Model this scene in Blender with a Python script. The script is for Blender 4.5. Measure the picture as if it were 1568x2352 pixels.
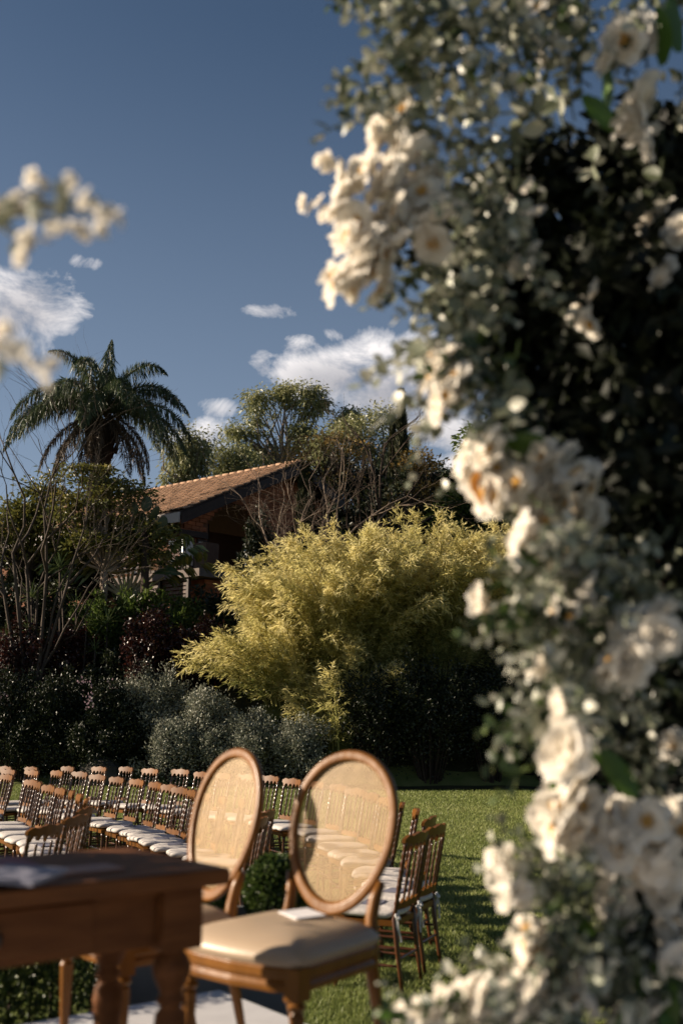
import bpy, math, random
import numpy as np
from mathutils import Vector, Matrix, Euler

for o in list(bpy.data.objects):
    bpy.data.objects.remove(o)
SC = bpy.context.scene
COL = SC.collection
R = math.radians
PI = math.pi

# ------------------------------------------------------------------ camera
CAM_H, PITCH, LENS = 1.70, 10.5, 38.0
cam_d = bpy.data.cameras.new('camera')
cam = bpy.data.objects.new('camera', cam_d)
COL.objects.link(cam)
cam.location = (0, 0, CAM_H)
cam.rotation_euler = (R(90 + PITCH), 0, 0)
cam_d.sensor_fit = 'VERTICAL'
cam_d.sensor_width = 24
cam_d.sensor_height = 36
cam_d.lens = LENS
cam_d.clip_start = 0.05
cam_d.clip_end = 3000
cam_d.dof.use_dof = True
cam_d.dof.focus_distance = 17.0
cam_d.dof.aperture_fstop = 1.8
cam_d.dof.aperture_blades = 9
SC.camera = cam

# ------------------------------------------------------------------ sun, sky, exposure
SUN_EL = R(20.5)
SUN_DIR = Vector((-0.994 * math.cos(SUN_EL), 0.105 * math.cos(SUN_EL), math.sin(SUN_EL))).normalized()
sun_d = bpy.data.lights.new('sun', 'SUN')
sun_d.energy = 5.0
sun_d.angle = R(0.53)
sun_d.color = (1.0, 0.84, 0.65)
sun = bpy.data.objects.new('sun', sun_d)
COL.objects.link(sun)
sun.location = (-30, 14, 18)
sun.rotation_euler = SUN_DIR.to_track_quat('Z', 'Y').to_euler()

TAN = 2352 / 36 * LENS          # focal length in units of the 1568x2352 view of the photograph


def ray(u, v):
    xc = (u - 784) / TAN
    yc = -(v - 1176) / TAN
    t = R(PITCH)
    return Vector((xc, math.cos(t) - yc * math.sin(t), math.sin(t) + yc * math.cos(t)))


def W(u, v, Y):
    d = ray(u, v)
    return Vector((0, 0, CAM_H)) + d * (Y / d.y)


def azel(u, v):
    d = ray(u, v).normalized()
    return math.atan2(d.x, d.y), math.asin(d.z)


world = bpy.data.worlds.new('World')
SC.world = world
world.use_nodes = True
SKY_STRENGTH = 0.05
wn, wl = world.node_tree.nodes, world.node_tree.links
wn.clear()
w_out = wn.new('ShaderNodeOutputWorld')
w_bg = wn.new('ShaderNodeBackground')
w_bg.inputs['Strength'].default_value = SKY_STRENGTH
sky = wn.new('ShaderNodeTexSky')
sky.sky_type = 'NISHITA'
sky.sun_disc = False
sky.sun_elevation = SUN_EL
sky.sun_rotation = math.atan2(SUN_DIR.x, SUN_DIR.y)
sky.altitude = 900
sky.air_density = 0.85
sky.dust_density = 1.7
sky.ozone_density = 3.0
SKY_TINT = (0.92, 0.885, 0.80)


def wmath(op, a, b=None, c=None, clamp=False):
    n = wn.new('ShaderNodeMath')
    n.operation = op
    n.use_clamp = clamp
    for i, x in enumerate((a, b, c)):
        if x is None:
            continue
        if isinstance(x, (int, float)):
            n.inputs[i].default_value = x
        else:
            wl.new(x, n.inputs[i])
    return n.outputs[0]


w_tc = wn.new('ShaderNodeTexCoord')
w_sep = wn.new('ShaderNodeSeparateXYZ')
wl.new(w_tc.outputs['Generated'], w_sep.inputs[0])
w_az = wmath('ARCTAN2', w_sep.outputs[0], w_sep.outputs[1])
w_el = wmath('ARCSINE', w_sep.outputs[2])
# cumulus banks: centre and half-size in degrees of azimuth and elevation
CLOUDS = []
for (u, v, ru, rv, k) in ((25, 690, 150, 85, 1.0), (95, 655, 75, 50, .85), (-60, 760, 160, 90, 1.0), (628, 713, 62, 20, .55),
                          (190, 600, 50, 18, .42), (770, 855, 150, 58, 1.05), (930, 880, 190, 110, 1.15), (1060, 985, 130, 60, .8), (600, 835, 32, 38, .6),
                          (470, 1000, 85, 42, .85), (500, 938, 40, 24, .5), (1100, 1080, 150, 55, .9), (690, 795, 40, 22, .45),
                          (1500, 900, 260, 90, .9), (-420, 900, 260, 90, .9), (770, 770, 26, 16, .35)):
    a, e = azel(u, v)
    a2, _ = azel(u + ru, v)
    _, e2 = azel(u, v - rv)
    CLOUDS.append((a, e, abs(a2 - a) * 1.3, abs(e2 - e) * 1.3, k))
w_mask = None
w_low = None
for (a, e, ra, re, k) in CLOUDS:
    da = wmath('DIVIDE', wmath('SUBTRACT', w_az, a), ra)
    de = wmath('DIVIDE', wmath('SUBTRACT', w_el, e), re)
    d2 = wmath('ADD', wmath('MULTIPLY', da, da), wmath('MULTIPLY', de, de))
    m = wmath('MULTIPLY', wmath('SUBTRACT', 1.0, d2, clamp=True), k)
    lo = wmath('MULTIPLY', m, wmath('MULTIPLY_ADD', de, -0.5, 0.42, clamp=True))
    w_mask = m if w_mask is None else wmath('MAXIMUM', w_mask, m)
    w_low = lo if w_low is None else wmath('MAXIMUM', w_low, lo)
w_map = wn.new('ShaderNodeMapping')
w_map.inputs['Scale'].default_value = (1, 1, 1.5)
wl.new(w_tc.outputs['Generated'], w_map.inputs[0])
w_noise = wn.new('ShaderNodeTexNoise')
w_noise.inputs['Scale'].default_value = 13
w_noise.inputs['Detail'].default_value = 9
w_noise.inputs['Roughness'].default_value = 0.66
w_noise.inputs['Distortion'].default_value = 0.55
wl.new(w_map.outputs[0], w_noise.inputs['Vector'])
w_den = wmath('MULTIPLY_ADD', w_mask, 0.78, wmath('MULTIPLY_ADD', w_noise.outputs['Fac'], 2.3, -1.40))
w_den = wmath('MULTIPLY', w_den, 1.9, clamp=True)
w_den = wmath('MULTIPLY', w_den, wmath('GREATER_THAN', w_mask, 0.001))
w_cc = wn.new('ShaderNodeMix')
w_cc.data_type = 'RGBA'
w_cc.inputs['A'].default_value = (0.56 / SKY_STRENGTH, 0.53 / SKY_STRENGTH, 0.52 / SKY_STRENGTH, 1)
w_cc.inputs['B'].default_value = (0.24 / SKY_STRENGTH, 0.235 / SKY_STRENGTH, 0.25 / SKY_STRENGTH, 1)
wl.new(wmath('MULTIPLY_ADD', w_low, 2.0, wmath('MULTIPLY_ADD', w_noise.outputs['Fac'], -0.9, 0.35), clamp=True), w_cc.inputs['Factor'])
w_tint = wn.new('ShaderNodeMix')
w_tint.data_type = 'RGBA'
w_tint.blend_type = 'MULTIPLY'
w_tint.inputs['Factor'].default_value = 1.0
w_tint.inputs['B'].default_value = (*SKY_TINT, 1)
wl.new(sky.outputs['Color'], w_tint.inputs['A'])
w_hz = wn.new('ShaderNodeMix')
w_hz.data_type = 'RGBA'
w_hz.inputs['B'].default_value = (0.175 / SKY_STRENGTH, 0.210 / SKY_STRENGTH, 0.270 / SKY_STRENGTH, 1)
w_h = wmath('SUBTRACT', 1.0, wmath('DIVIDE', w_el, 0.62), clamp=True)
wl.new(wmath('MULTIPLY', wmath('POWER', w_h, 1.4), 0.75), w_hz.inputs['Factor'])
wl.new(w_tint.outputs['Result'], w_hz.inputs['A'])
w_mix = wn.new('ShaderNodeMix')
w_mix.data_type = 'RGBA'
wl.new(wmath('MULTIPLY', w_den, 0.93), w_mix.inputs['Factor'])
wl.new(w_hz.outputs['Result'], w_mix.inputs['A'])
wl.new(w_cc.outputs['Result'], w_mix.inputs['B'])
wl.new(w_mix.outputs['Result'], w_bg.inputs['Color'])
wl.new(w_bg.outputs[0], w_out.inputs['Surface'])

SC.view_settings.view_transform = 'Standard'
SC.view_settings.look = 'None'
SC.view_settings.exposure = 1.0
SC.view_settings.gamma = 1.0
SC.view_settings.use_curve_mapping = False
SC.render.engine = 'CYCLES'
SC.cycles.max_bounces = 6
SC.cycles.transparent_max_bounces = 8
SC.cycles.caustics_reflective = False
SC.cycles.caustics_refractive = False


# ------------------------------------------------------------------ materials
def principled(name, color, rough=0.6, spec=0.5, var=None, scale=8.0, stretch=(1, 1, 1), bump=0.0, bump_scale=60, coat=0.0, island=0.0, metal=0.0):
    """A noise-varied principled surface; var is the second colour, island an amount of per-object value change."""
    m = bpy.data.materials.new(name)
    m.use_nodes = True
    nt = m.node_tree
    p = nt.nodes['Principled BSDF']
    p.inputs['Roughness'].default_value = rough
    p.inputs['Specular IOR Level'].default_value = spec
    p.inputs['Metallic'].default_value = metal
    p.inputs['Coat Weight'].default_value = coat
    p.inputs['Coat Roughness'].default_value = 0.12
    tc = nt.nodes.new('ShaderNodeTexCoord')
    mp = nt.nodes.new('ShaderNodeMapping')
    mp.inputs['Scale'].default_value = stretch
    nt.links.new(tc.outputs['Object'], mp.inputs[0])
    no = nt.nodes.new('ShaderNodeTexNoise')
    no.inputs['Scale'].default_value = scale
    no.inputs['Detail'].default_value = 5
    nt.links.new(mp.outputs[0], no.inputs['Vector'])
    rp = nt.nodes.new('ShaderNodeValToRGB')
    rp.color_ramp.elements[0].position = 0.32
    rp.color_ramp.elements[1].position = 0.68
    rp.color_ramp.elements[0].color = (*color, 1)
    rp.color_ramp.elements[1].color = (*(var or color), 1)
    nt.links.new(no.outputs['Fac'], rp.inputs['Fac'])
    out = rp.outputs['Color']
    if island:
        oi = nt.nodes.new('ShaderNodeObjectInfo')
        hsv = nt.nodes.new('ShaderNodeHueSaturation')
        mr = nt.nodes.new('ShaderNodeMapRange')
        mr.inputs['To Min'].default_value = 1 - island
        mr.inputs['To Max'].default_value = 1 + island
        nt.links.new(oi.outputs['Random'], mr.inputs['Value'])
        nt.links.new(mr.outputs[0], hsv.inputs['Value'])
        nt.links.new(out, hsv.inputs['Color'])
        out = hsv.outputs['Color']
    nt.links.new(out, p.inputs['Base Color'])
    if bump:
        nb = nt.nodes.new('ShaderNodeTexNoise')
        nb.inputs['Scale'].default_value = bump_scale
        nb.inputs['Detail'].default_value = 4
        nt.links.new(mp.outputs[0], nb.inputs['Vector'])
        bp = nt.nodes.new('ShaderNodeBump')
        bp.inputs['Strength'].default_value = bump
        bp.inputs['Distance'].default_value = 0.02
        nt.links.new(nb.outputs['Fac'], bp.inputs['Height'])
        nt.links.new(bp.outputs[0], p.inputs['Normal'])
    return m


def leafy(name, cols, rough=0.5, spec=0.4, trans=0.3, tcol=None):
    """Leaf surface: per-leaf colour from the leaf_var attribute, thin enough to let some light through."""
    m = bpy.data.materials.new(name)
    m.use_nodes = True
    nt = m.node_tree
    p = nt.nodes['Principled BSDF']
    p.inputs['Roughness'].default_value = rough
    p.inputs['Specular IOR Level'].default_value = spec
    at = nt.nodes.new('ShaderNodeAttribute')
    at.attribute_name = 'leaf_var'
    rp = nt.nodes.new('ShaderNodeValToRGB')
    e = rp.color_ramp.elements
    e[0].color = (*cols[0], 1)
    e[1].color = (*cols[-1], 1)
    for i, c in enumerate(cols[1:-1]):
        e.new((i + 1) / (len(cols) - 1)).color = (*c, 1)
    nt.links.new(at.outputs['Fac'], rp.inputs['Fac'])
    nt.links.new(rp.outputs[0], p.inputs['Base Color'])
    if trans:
        tr = nt.nodes.new('ShaderNodeBsdfTranslucent')
        if tcol:
            tm = nt.nodes.new('ShaderNodeMix')
            tm.data_type = 'RGBA'
            tm.blend_type = 'MULTIPLY'
            tm.inputs['Factor'].default_value = 1
            nt.links.new(rp.outputs[0], tm.inputs['A'])
            tm.inputs['B'].default_value = (*tcol, 1)
            nt.links.new(tm.outputs['Result'], tr.inputs['Color'])
        else:
            nt.links.new(rp.outputs[0], tr.inputs['Color'])
        mx = nt.nodes.new('ShaderNodeMixShader')
        mx.inputs[0].default_value = trans
        nt.links.new(p.outputs[0], mx.inputs[1])
        nt.links.new(tr.outputs[0], mx.inputs[2])
        nt.links.new(mx.outputs[0], nt.nodes['Material Output'].inputs['Surface'])
    return m


M = {}
M['lawn'] = principled('lawn_soil', (0.085, 0.105, 0.030), 0.9, 0.1, (0.14, 0.145, 0.050), 3.0, bump=0.5, bump_scale=90)
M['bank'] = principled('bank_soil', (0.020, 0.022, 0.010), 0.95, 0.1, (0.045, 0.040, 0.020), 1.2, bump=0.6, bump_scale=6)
M['grass'] = leafy('grass_blade', ((0.110, 0.150, 0.032), (0.210, 0.250, 0.068), (0.34, 0.345, 0.135)), 0.5, 0.25, 0.30)
M['chair_wood'] = principled('amber_chair_wood', (0.150, 0.058, 0.009), 0.36, 0.2, (0.090, 0.032, 0.005), 14, (1, 1, .25), coat=0.0, island=.2)
M['chair_dark'] = principled('turned_chair_wood', (0.075, 0.026, 0.009), 0.28, 0.45, (0.045, 0.015, 0.006), 14, (1, 1, .2), coat=0.3, island=.2)
M['cane_wood'] = principled('honey_wood', (0.220, 0.090, 0.017), 0.33, 0.28, (0.145, 0.056, 0.010), 12, (1, 1, .3), coat=0.0, bump=0.06, bump_scale=40)
M['cane'] = principled('woven_cane', (0.52, 0.335, 0.135), 0.42, 0.45, (0.42, 0.26, 0.10), 30)
M['leather'] = principled('beige_leatherette', (0.43, 0.325, 0.225), 0.42, 0.45, (0.39, 0.29, 0.20), 4, bump=0.04, bump_scale=120)
M['linen'] = principled('white_linen', (0.60, 0.555, 0.52), 0.9, 0.15, (0.50, 0.46, 0.43), 40, bump=0.35, bump_scale=140)
M['ribbon'] = principled('white_ribbon', (0.62, 0.60, 0.58), 0.7, 0.2)
M['paper'] = principled('white_paper', (0.72, 0.71, 0.73), 0.6, 0.3, (0.66, 0.65, 0.68), 5)
M['paper_blue'] = principled('grey_blue_paper', (0.20, 0.20, 0.25), 0.6, 0.2, (0.16, 0.16, 0.20), 5)
M['table_wood'] = principled('dark_table_wood', (0.165, 0.064, 0.022), 0.6, 0.12, (0.100, 0.037, 0.013), 5, (1, 6, 6))
M['knob'] = principled('black_iron', (0.02, 0.018, 0.016), 0.4, 0.5)
M['cloth_pink'] = principled('mauve_cloth', (0.30, 0.15, 0.16), 0.85, 0.2, (0.22, 0.10, 0.11), 6)
M['stage'] = principled('pale_stage_carpet', (0.56, 0.55, 0.56), 0.95, 0.1, (0.50, 0.49, 0.50), 10, bump=0.2, bump_scale=200)
M['stage_side'] = principled('stage_skirt', (0.10, 0.10, 0.10), 0.9, 0.1)
M['planter'] = principled('shaded_planter_white', (0.20, 0.20, 0.20), 0.8, 0.2, (0.16, 0.16, 0.16), 5)  # white planter, its shade put into the colour as grey
M['brick'] = principled('terracotta_brick', (0.46, 0.165, 0.078), 0.85, 0.2, (0.35, 0.120, 0.056), 7, bump=0.4, bump_scale=40, island=.28)
M['mortar'] = principled('dark_mortar', (0.16, 0.075, 0.045), 0.9, 0.1)
M['tile'] = principled('clay_roof_tile', (0.42, 0.270, 0.180), 0.9, 0.1, (0.22, 0.135, 0.088), 9, bump=0.2, bump_scale=30, island=.35)
M['timber'] = principled('dark_timber', (0.045, 0.025, 0.018), 0.6, 0.3, (0.025, 0.014, 0.010), 6, (1, 1, 4))
M['slat'] = principled('brown_timber_slat', (0.085, 0.045, 0.030), 0.6, 0.3, (0.055, 0.028, 0.019), 6, (3, 3, 1), island=.25)
M['fascia'] = principled('grey_fascia', (0.42, 0.38, 0.36), 0.8, 0.2)
M['plaster'] = principled('white_plaster', (0.66, 0.65, 0.63), 0.8, 0.2, (0.55, 0.54, 0.52), 3)
M['concrete'] = principled('balcony_concrete', (0.20, 0.17, 0.15), 0.85, 0.2, (0.15, 0.12, 0.11), 4)
M['steel'] = principled('brushed_steel', (0.6, 0.6, 0.6), 0.35, 0.5, metal=1.0)
M['darkglass'] = principled('dark_window_glass', (0.02, 0.03, 0.03), 0.08, 0.6)
M['bark_dark'] = principled('dark_bark', (0.055, 0.038, 0.028), 0.85, 0.2, (0.032, 0.022, 0.016), 6, (1, 1, .2), bump=0.5)
M['bark_pale'] = principled('pale_bark', (0.30, 0.235, 0.185), 0.8, 0.2, (0.17, 0.125, 0.095), 5, (1, 1, .3), bump=0.4)
M['bark_mid'] = principled('grey_brown_bark', (0.085, 0.064, 0.050), 0.85, 0.2, (0.045, 0.034, 0.027), 5, (1, 1, .3), bump=0.4)
M['bark_grey'] = principled('weathered_bark', (0.22, 0.165, 0.125), 0.8, 0.2, (0.075, 0.055, 0.042), 4, (1, 1, .5), bump=0.4)
M['bark_palm'] = principled('fibrous_palm_bark', (0.060, 0.040, 0.028), 0.95, 0.1, (0.026, 0.017, 0.012), 5, (3, 3, .5), bump=0.8, bump_scale=20)
M['culm'] = principled('yellow_bamboo_culm', (0.30, 0.27, 0.09), 0.4, 0.4, (0.20, 0.20, 0.06), 4)
M['stem_green'] = principled('green_stem', (0.12, 0.12, 0.06), 0.6, 0.3, (0.08, 0.07, 0.035), 6)
M['stone'] = principled('dark_garden_stone', (0.10, 0.09, 0.08), 0.9, 0.2, (0.05, 0.045, 0.04), 4, bump=0.7, bump_scale=6)
L = {}
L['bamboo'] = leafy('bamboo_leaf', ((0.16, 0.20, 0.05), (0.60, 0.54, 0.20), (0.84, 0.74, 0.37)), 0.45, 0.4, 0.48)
L['silver'] = leafy('silver_leaf', ((0.08, 0.095, 0.065), (0.22, 0.23, 0.17), (0.46, 0.45, 0.36)), 0.5, 0.4, 0.15)
L['dark'] = leafy('dark_green_leaf', ((0.008, 0.013, 0.005), (0.015, 0.022, 0.008), (0.034, 0.042, 0.014)), 0.45, 0.4, 0.15)  # dark green foliage, darkened further to stand in for shade
L['mid'] = leafy('olive_leaf', ((0.060, 0.075, 0.018), (0.125, 0.130, 0.032), (0.26, 0.21, 0.055)), 0.42, 0.4, 0.3)
L['green'] = leafy('fresh_green_leaf', ((0.035, 0.060, 0.014), (0.075, 0.115, 0.024), (0.15, 0.19, 0.045)), 0.4, 0.4, 0.4)
L['red'] = leafy('dark_red_leaf', ((0.014, 0.006, 0.005), (0.030, 0.009, 0.007), (0.075, 0.018, 0.011)), 0.35, 0.5, 0.2)
L['euca'] = leafy('gum_tree_leaf', ((0.12, 0.135, 0.060), (0.24, 0.25, 0.11), (0.38, 0.36, 0.17)), 0.45, 0.4, 0.3)
L['brown'] = leafy('tawny_leaf', ((0.14, 0.10, 0.026), (0.24, 0.155, 0.040), (0.34, 0.22, 0.060)), 0.5, 0.3, 0.35)
L['palm'] = leafy('palm_leaflet', ((0.030, 0.048, 0.018), (0.060, 0.085, 0.034), (0.13, 0.15, 0.065)), 0.46, 0.35, 0.2)
L['palm_dry'] = leafy('dry_palm_leaflet', ((0.050, 0.036, 0.024), (0.095, 0.068, 0.045), (0.16, 0.115, 0.075)), 0.6, 0.3, 0.15)
L['blade'] = leafy('strap_leaf', ((0.055, 0.085, 0.030), (0.11, 0.155, 0.050), (0.19, 0.23, 0.09)), 0.35, 0.5, 0.2)
L['cypress'] = leafy('cypress_scale', ((0.018, 0.024, 0.010), (0.034, 0.040, 0.015), (0.06, 0.06, 0.022)), 0.6, 0.3, 0.1)
L['gumsprig'] = leafy('silver_dollar_leaf', ((0.06, 0.075, 0.040), (0.23, 0.25, 0.175), (0.52, 0.51, 0.42)), 0.40, 0.5, 0.12)  # wide tone range also imitates bright lit leaves beside shaded ones
L['core'] = leafy('shade_dark_leaf', ((0.005, 0.007, 0.004), (0.008, 0.012, 0.005), (0.016, 0.021, 0.007)), 0.55, 0.25, 0.08)  # near-black colour carries the deep shade inside the flower arch
L['petal'] = leafy('ivory_petal', ((0.88, 0.79, 0.66), (0.90, 0.85, 0.76), (0.91, 0.88, 0.82)), 0.65, 0.15, 0.5)
L['centre'] = leafy('yellow_flower_centre', ((0.62, 0.34, 0.08), (0.70, 0.44, 0.12)), 0.7, 0.2, 0.1)
L['pinkpetal'] = leafy('pink_petal', ((0.30, 0.20, 0.25), (0.42, 0.31, 0.36)), 0.6, 0.2, 0.3)
L['sprig_green'] = leafy('sprig_green_leaf', ((0.018, 0.034, 0.008), (0.040, 0.070, 0.015), (0.085, 0.115, 0.030)), 0.38, 0.5, 0.25)
L['broad'] = leafy('bright_broad_leaf', ((0.05, 0.11, 0.012), (0.09, 0.17, 0.025)), 0.35, 0.5, 0.35)
L['cactus'] = leafy('cactus_pad', ((0.035, 0.055, 0.030), (0.055, 0.075, 0.04)), 0.5, 0.3, 0.0)
L['box'] = leafy('boxwood_leaf', ((0.030, 0.055, 0.012), (0.055, 0.09, 0.02), (0.10, 0.14, 0.035)), 0.4, 0.4, 0.25)


# ------------------------------------------------------------------ object helpers
def link(name, data, mat=None, parent=None):
    o = bpy.data.objects.new(name, data)
    COL.objects.link(o)
    if mat is not None and data is not None and len(data.materials) == 0:
        data.materials.append(mat)
    if parent is not None:
        o.parent = parent
    return o


def tag(o, label=None, cat=None, group=None, kind=None):
    if label:
        o['label'] = label
    if cat:
        o['category'] = cat
    if group:
        o['group'] = group
    if kind:
        o['kind'] = kind
    return o


def thing(name, label, cat, loc=(0, 0, 0), rz=0.0, group=None):
    o = bpy.data.objects.new(name, None)
    COL.objects.link(o)
    o.empty_display_size = 0.2
    o.location = loc
    o.rotation_euler = (0, 0, rz)
    return tag(o, label, cat, group)


class MB:
    """Collects simple shapes into one mesh."""

    def __init__(self):
        self.v, self.f, self.sm = [], [], []

    def add(self, verts, faces, smooth=False):
        b = len(self.v)
        self.v += [tuple(p) for p in verts]
        self.f += [tuple(i + b for i in f) for f in faces]
        self.sm += [smooth] * len(faces)

    def box(self, c, s, rz=0.0, mat=None):
        hx, hy, hz = s[0] / 2, s[1] / 2, s[2] / 2
        vs = [Vector((x, y, z)) for x in (-hx, hx) for y in (-hy, hy) for z in (-hz, hz)]
        rot = mat if mat is not None else Matrix.Rotation(rz, 3, 'Z')
        vs = [rot @ p + Vector(c) for p in vs]
        self.add(vs, [(0, 1, 3, 2), (4, 6, 7, 5), (0, 4, 5, 1), (2, 3, 7, 6), (0, 2, 6, 4), (1, 5, 7, 3)])

    def tube(self, pts, rad, n=6, caps=True, smooth=True):
        pts = [Vector(p) for p in pts]
        k = len(pts)
        if isinstance(rad, (int, float)):
            rad = [rad] * k
        vs, fs = [], []
        d0 = (pts[1] - pts[0]).normalized()
        ref = Vector((0, 0, 1)) if abs(d0.z) < 0.9 else Vector((1, 0, 0))
        a = d0.cross(ref).normalized()
        for i in range(k):
            d = (pts[min(i + 1, k - 1)] - pts[max(i - 1, 0)]).normalized()
            a = (a - d * a.dot(d))
            a = a.normalized() if a.length > 1e-6 else d.orthogonal().normalized()
            b = d.cross(a)
            for j in range(n):
                t = 2 * PI * j / n
                vs.append(pts[i] + (a * math.cos(t) + b * math.sin(t)) * rad[i])
        for i in range(k - 1):
            for j in range(n):
                fs.append((i * n + j, i * n + (j + 1) % n, (i + 1) * n + (j + 1) % n, (i + 1) * n + j))
        self.add(vs, fs, smooth)
        if caps:
            b = len(self.v) - len(vs)
            self.f.append(tuple(b + j for j in reversed(range(n))))
            self.f.append(tuple(b + (k - 1) * n + j for j in range(n)))
            self.sm += [False, False]

    def lathe(self, prof, c=(0, 0, 0), n=16):
        """prof: list of (radius, z) from bottom to top."""
        self.tube([(c[0], c[1], c[2] + z) for r, z in prof], [r for r, z in prof], n)

    def prism(self, loop, h0, h1):
        """A polygon in x,y extruded from z=h0 to h1."""
        n = len(loop)
        vs = [(x, y, h0) for x, y in loop] + [(x, y, h1) for x, y in loop]
        fs = [tuple(reversed(range(n))), tuple(range(n, 2 * n))]
        fs += [(i, (i + 1) % n, n + (i + 1) % n, n + i) for i in range(n)]
        self.add(vs, fs)

    def grid(self, P, closed_u=False, closed_v=False, smooth=True):
        nu, nv = len(P), len(P[0])
        vs = [p for row in P for p in row]
        fs = []
        for i in range(nu if closed_u else nu - 1):
            for j in range(nv if closed_v else nv - 1):
                fs.append((i * nv + j, ((i + 1) % nu) * nv + j, ((i + 1) % nu) * nv + (j + 1) % nv, i * nv + (j + 1) % nv))
        self.add(vs, fs, smooth)

    def mesh(self, name):
        me = bpy.data.meshes.new(name)
        me.from_pydata(self.v, [], self.f)
        me.polygons.foreach_set('use_smooth', self.sm)
        me.update()
        return me

    def build(self, name, mat, parent=None):
        return link(name, self.mesh(name), mat, parent)


def np_mesh(name, verts, faces, var=None):
    """A mesh from numpy arrays: verts (n,3), faces (m,k)."""
    me = bpy.data.meshes.new(name)
    verts = np.asarray(verts, np.float32)
    faces = np.asarray(faces, np.int32)
    m, k = faces.shape
    me.vertices.add(len(verts))
    me.vertices.foreach_set('co', verts.ravel())
    me.loops.add(m * k)
    me.loops.foreach_set('vertex_index', faces.ravel())
    me.polygons.add(m)
    me.polygons.foreach_set('loop_start', np.arange(0, m * k, k, dtype=np.int32))
    me.polygons.foreach_set('loop_total', np.full(m, k, np.int32))
    if var is not None:
        a = me.attributes.new('leaf_var', 'FLOAT', 'POINT')
        a.data.foreach_set('value', np.asarray(var, np.float32))
    me.update()
    return me


def nrm(a):
    return a / np.maximum(np.linalg.norm(a, axis=-1, keepdims=True), 1e-9)


def leaves_arrays(rng, base, dirs, length, width, fold=0.15, droop=0.0, var=None, up=None):
    """Leaf blades: each two triangles folded along the midrib, from base along dirs."""
    base = np.asarray(base, float)
    n = len(base)
    d = nrm(np.asarray(dirs, float))
    length = np.broadcast_to(np.asarray(length, float), (n,))[:, None]
    width = np.broadcast_to(np.asarray(width, float), (n,))[:, None]
    rnd = nrm(rng.normal(size=(n, 3))) if up is None else nrm(np.asarray(up, float) + 0.35 * rng.normal(size=(n, 3)))
    side = nrm(np.cross(d, rnd))
    nor = np.cross(side, d)
    tip = base + d * length
    tip[:, 2] -= droop * length[:, 0]
    mid = base + d * length * 0.45
    lft = mid + side * width * 0.5 + nor * width * fold
    rgt = mid - side * width * 0.5 + nor * width * fold
    V = np.stack([base, rgt, tip, lft], 1).reshape(-1, 3)
    i = np.arange(n)[:, None] * 4
    Fc = np.concatenate([i + np.array([[0, 1, 2]]), i + np.array([[0, 2, 3]])], 1).reshape(-1, 3)
    if var is None:
        var = rng.random(n)
    return V, Fc, np.repeat(np.clip(var, 0, 1), 4)


def join_arrays(parts):
    V, Fc, A, b = [], [], [], 0
    for v, f, a in parts:
        V.append(v)
        Fc.append(f + b)
        A.append(a)
        b += len(v)
    return np.concatenate(V), np.concatenate(Fc), np.concatenate(A)


def leaf_obj(name, arrays, mat, parent=None):
    return link(name, np_mesh(name, *arrays), mat, parent)


def copy_tree(o, parent=None):
    c = o.copy()
    COL.objects.link(c)
    c.parent = parent
    for ch in o.children:
        copy_tree(ch, c)
    return c


ORD = ['first', 'second', 'third', 'fourth', 'fifth', 'sixth', 'seventh', 'eighth', 'ninth', 'tenth', 'eleventh', 'twelfth', 'thirteenth',
       'fourteenth', 'fifteenth', 'sixteenth', 'seventeenth', 'eighteenth', 'nineteenth', 'twentieth', 'twenty-first', 'twenty-second', 'twenty-third', 'twenty-fourth']


# ------------------------------------------------------------------ terrain
def lawn_edge(x):
    return 24.6 + (0.26 * -x if x < 0 else 0.06 * x)


def ground_z(x, y):
    t = y - lawn_edge(x) - 0.6
    if t <= 0:
        return 0.0
    return min(5.4, t * 1.2) if t < 2 else min(5.4, 2.4 + (t - 2) * .36)


mb = MB()
xs = np.concatenate([np.linspace(-700, -40, 12), np.linspace(-30, 30, 41), np.linspace(40, 700, 12)])
ys = np.concatenate([np.linspace(-300, -10, 8), np.linspace(0, 46, 60), np.linspace(60, 1200, 14)])
mb.grid([[(x, y, ground_z(x, y) - (0.02 if y > lawn_edge(x) else 0)) for y in ys] for x in xs])
tag(mb.build('lawn', M['lawn']), kind='structure')
# planted bank behind the lawn: a sheet lying just over the ground
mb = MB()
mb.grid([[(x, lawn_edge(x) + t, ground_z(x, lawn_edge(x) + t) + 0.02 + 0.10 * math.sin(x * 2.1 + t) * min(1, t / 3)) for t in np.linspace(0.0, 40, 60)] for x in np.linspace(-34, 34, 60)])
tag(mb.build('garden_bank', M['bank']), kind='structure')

# ------------------------------------------------------------------ house on the bank
rng = np.random.default_rng(5)
r1 = W(692, 1057, 38.0)
ridge_dir = Vector((-0.77, 0.64, 0)).normalized()
g_dir = Vector((-0.64, -0.77, 0)).normalized()
SLOPE_W, DROP, RIDGE_L = 5.7, 2.62, 15.0
house = thing('house', 'brick house with terracotta tiled gable roof and glass balcony on the planted bank', 'house', (r1.x, r1.y, 0))
HL = Vector((r1.x, r1.y, 0))
house_base_z = 3.2


def hp(along, across, z):
    """House coordinates: metres along the ridge from the gable, metres across from the ridge towards the eave, height -> local point."""
    p = HL + ridge_dir * along + g_dir * across
    return Vector((p.x, p.y, z)) - HL


def roof_z(across):
    return r1.z - abs(across) * DROP / SLOPE_W


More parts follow.
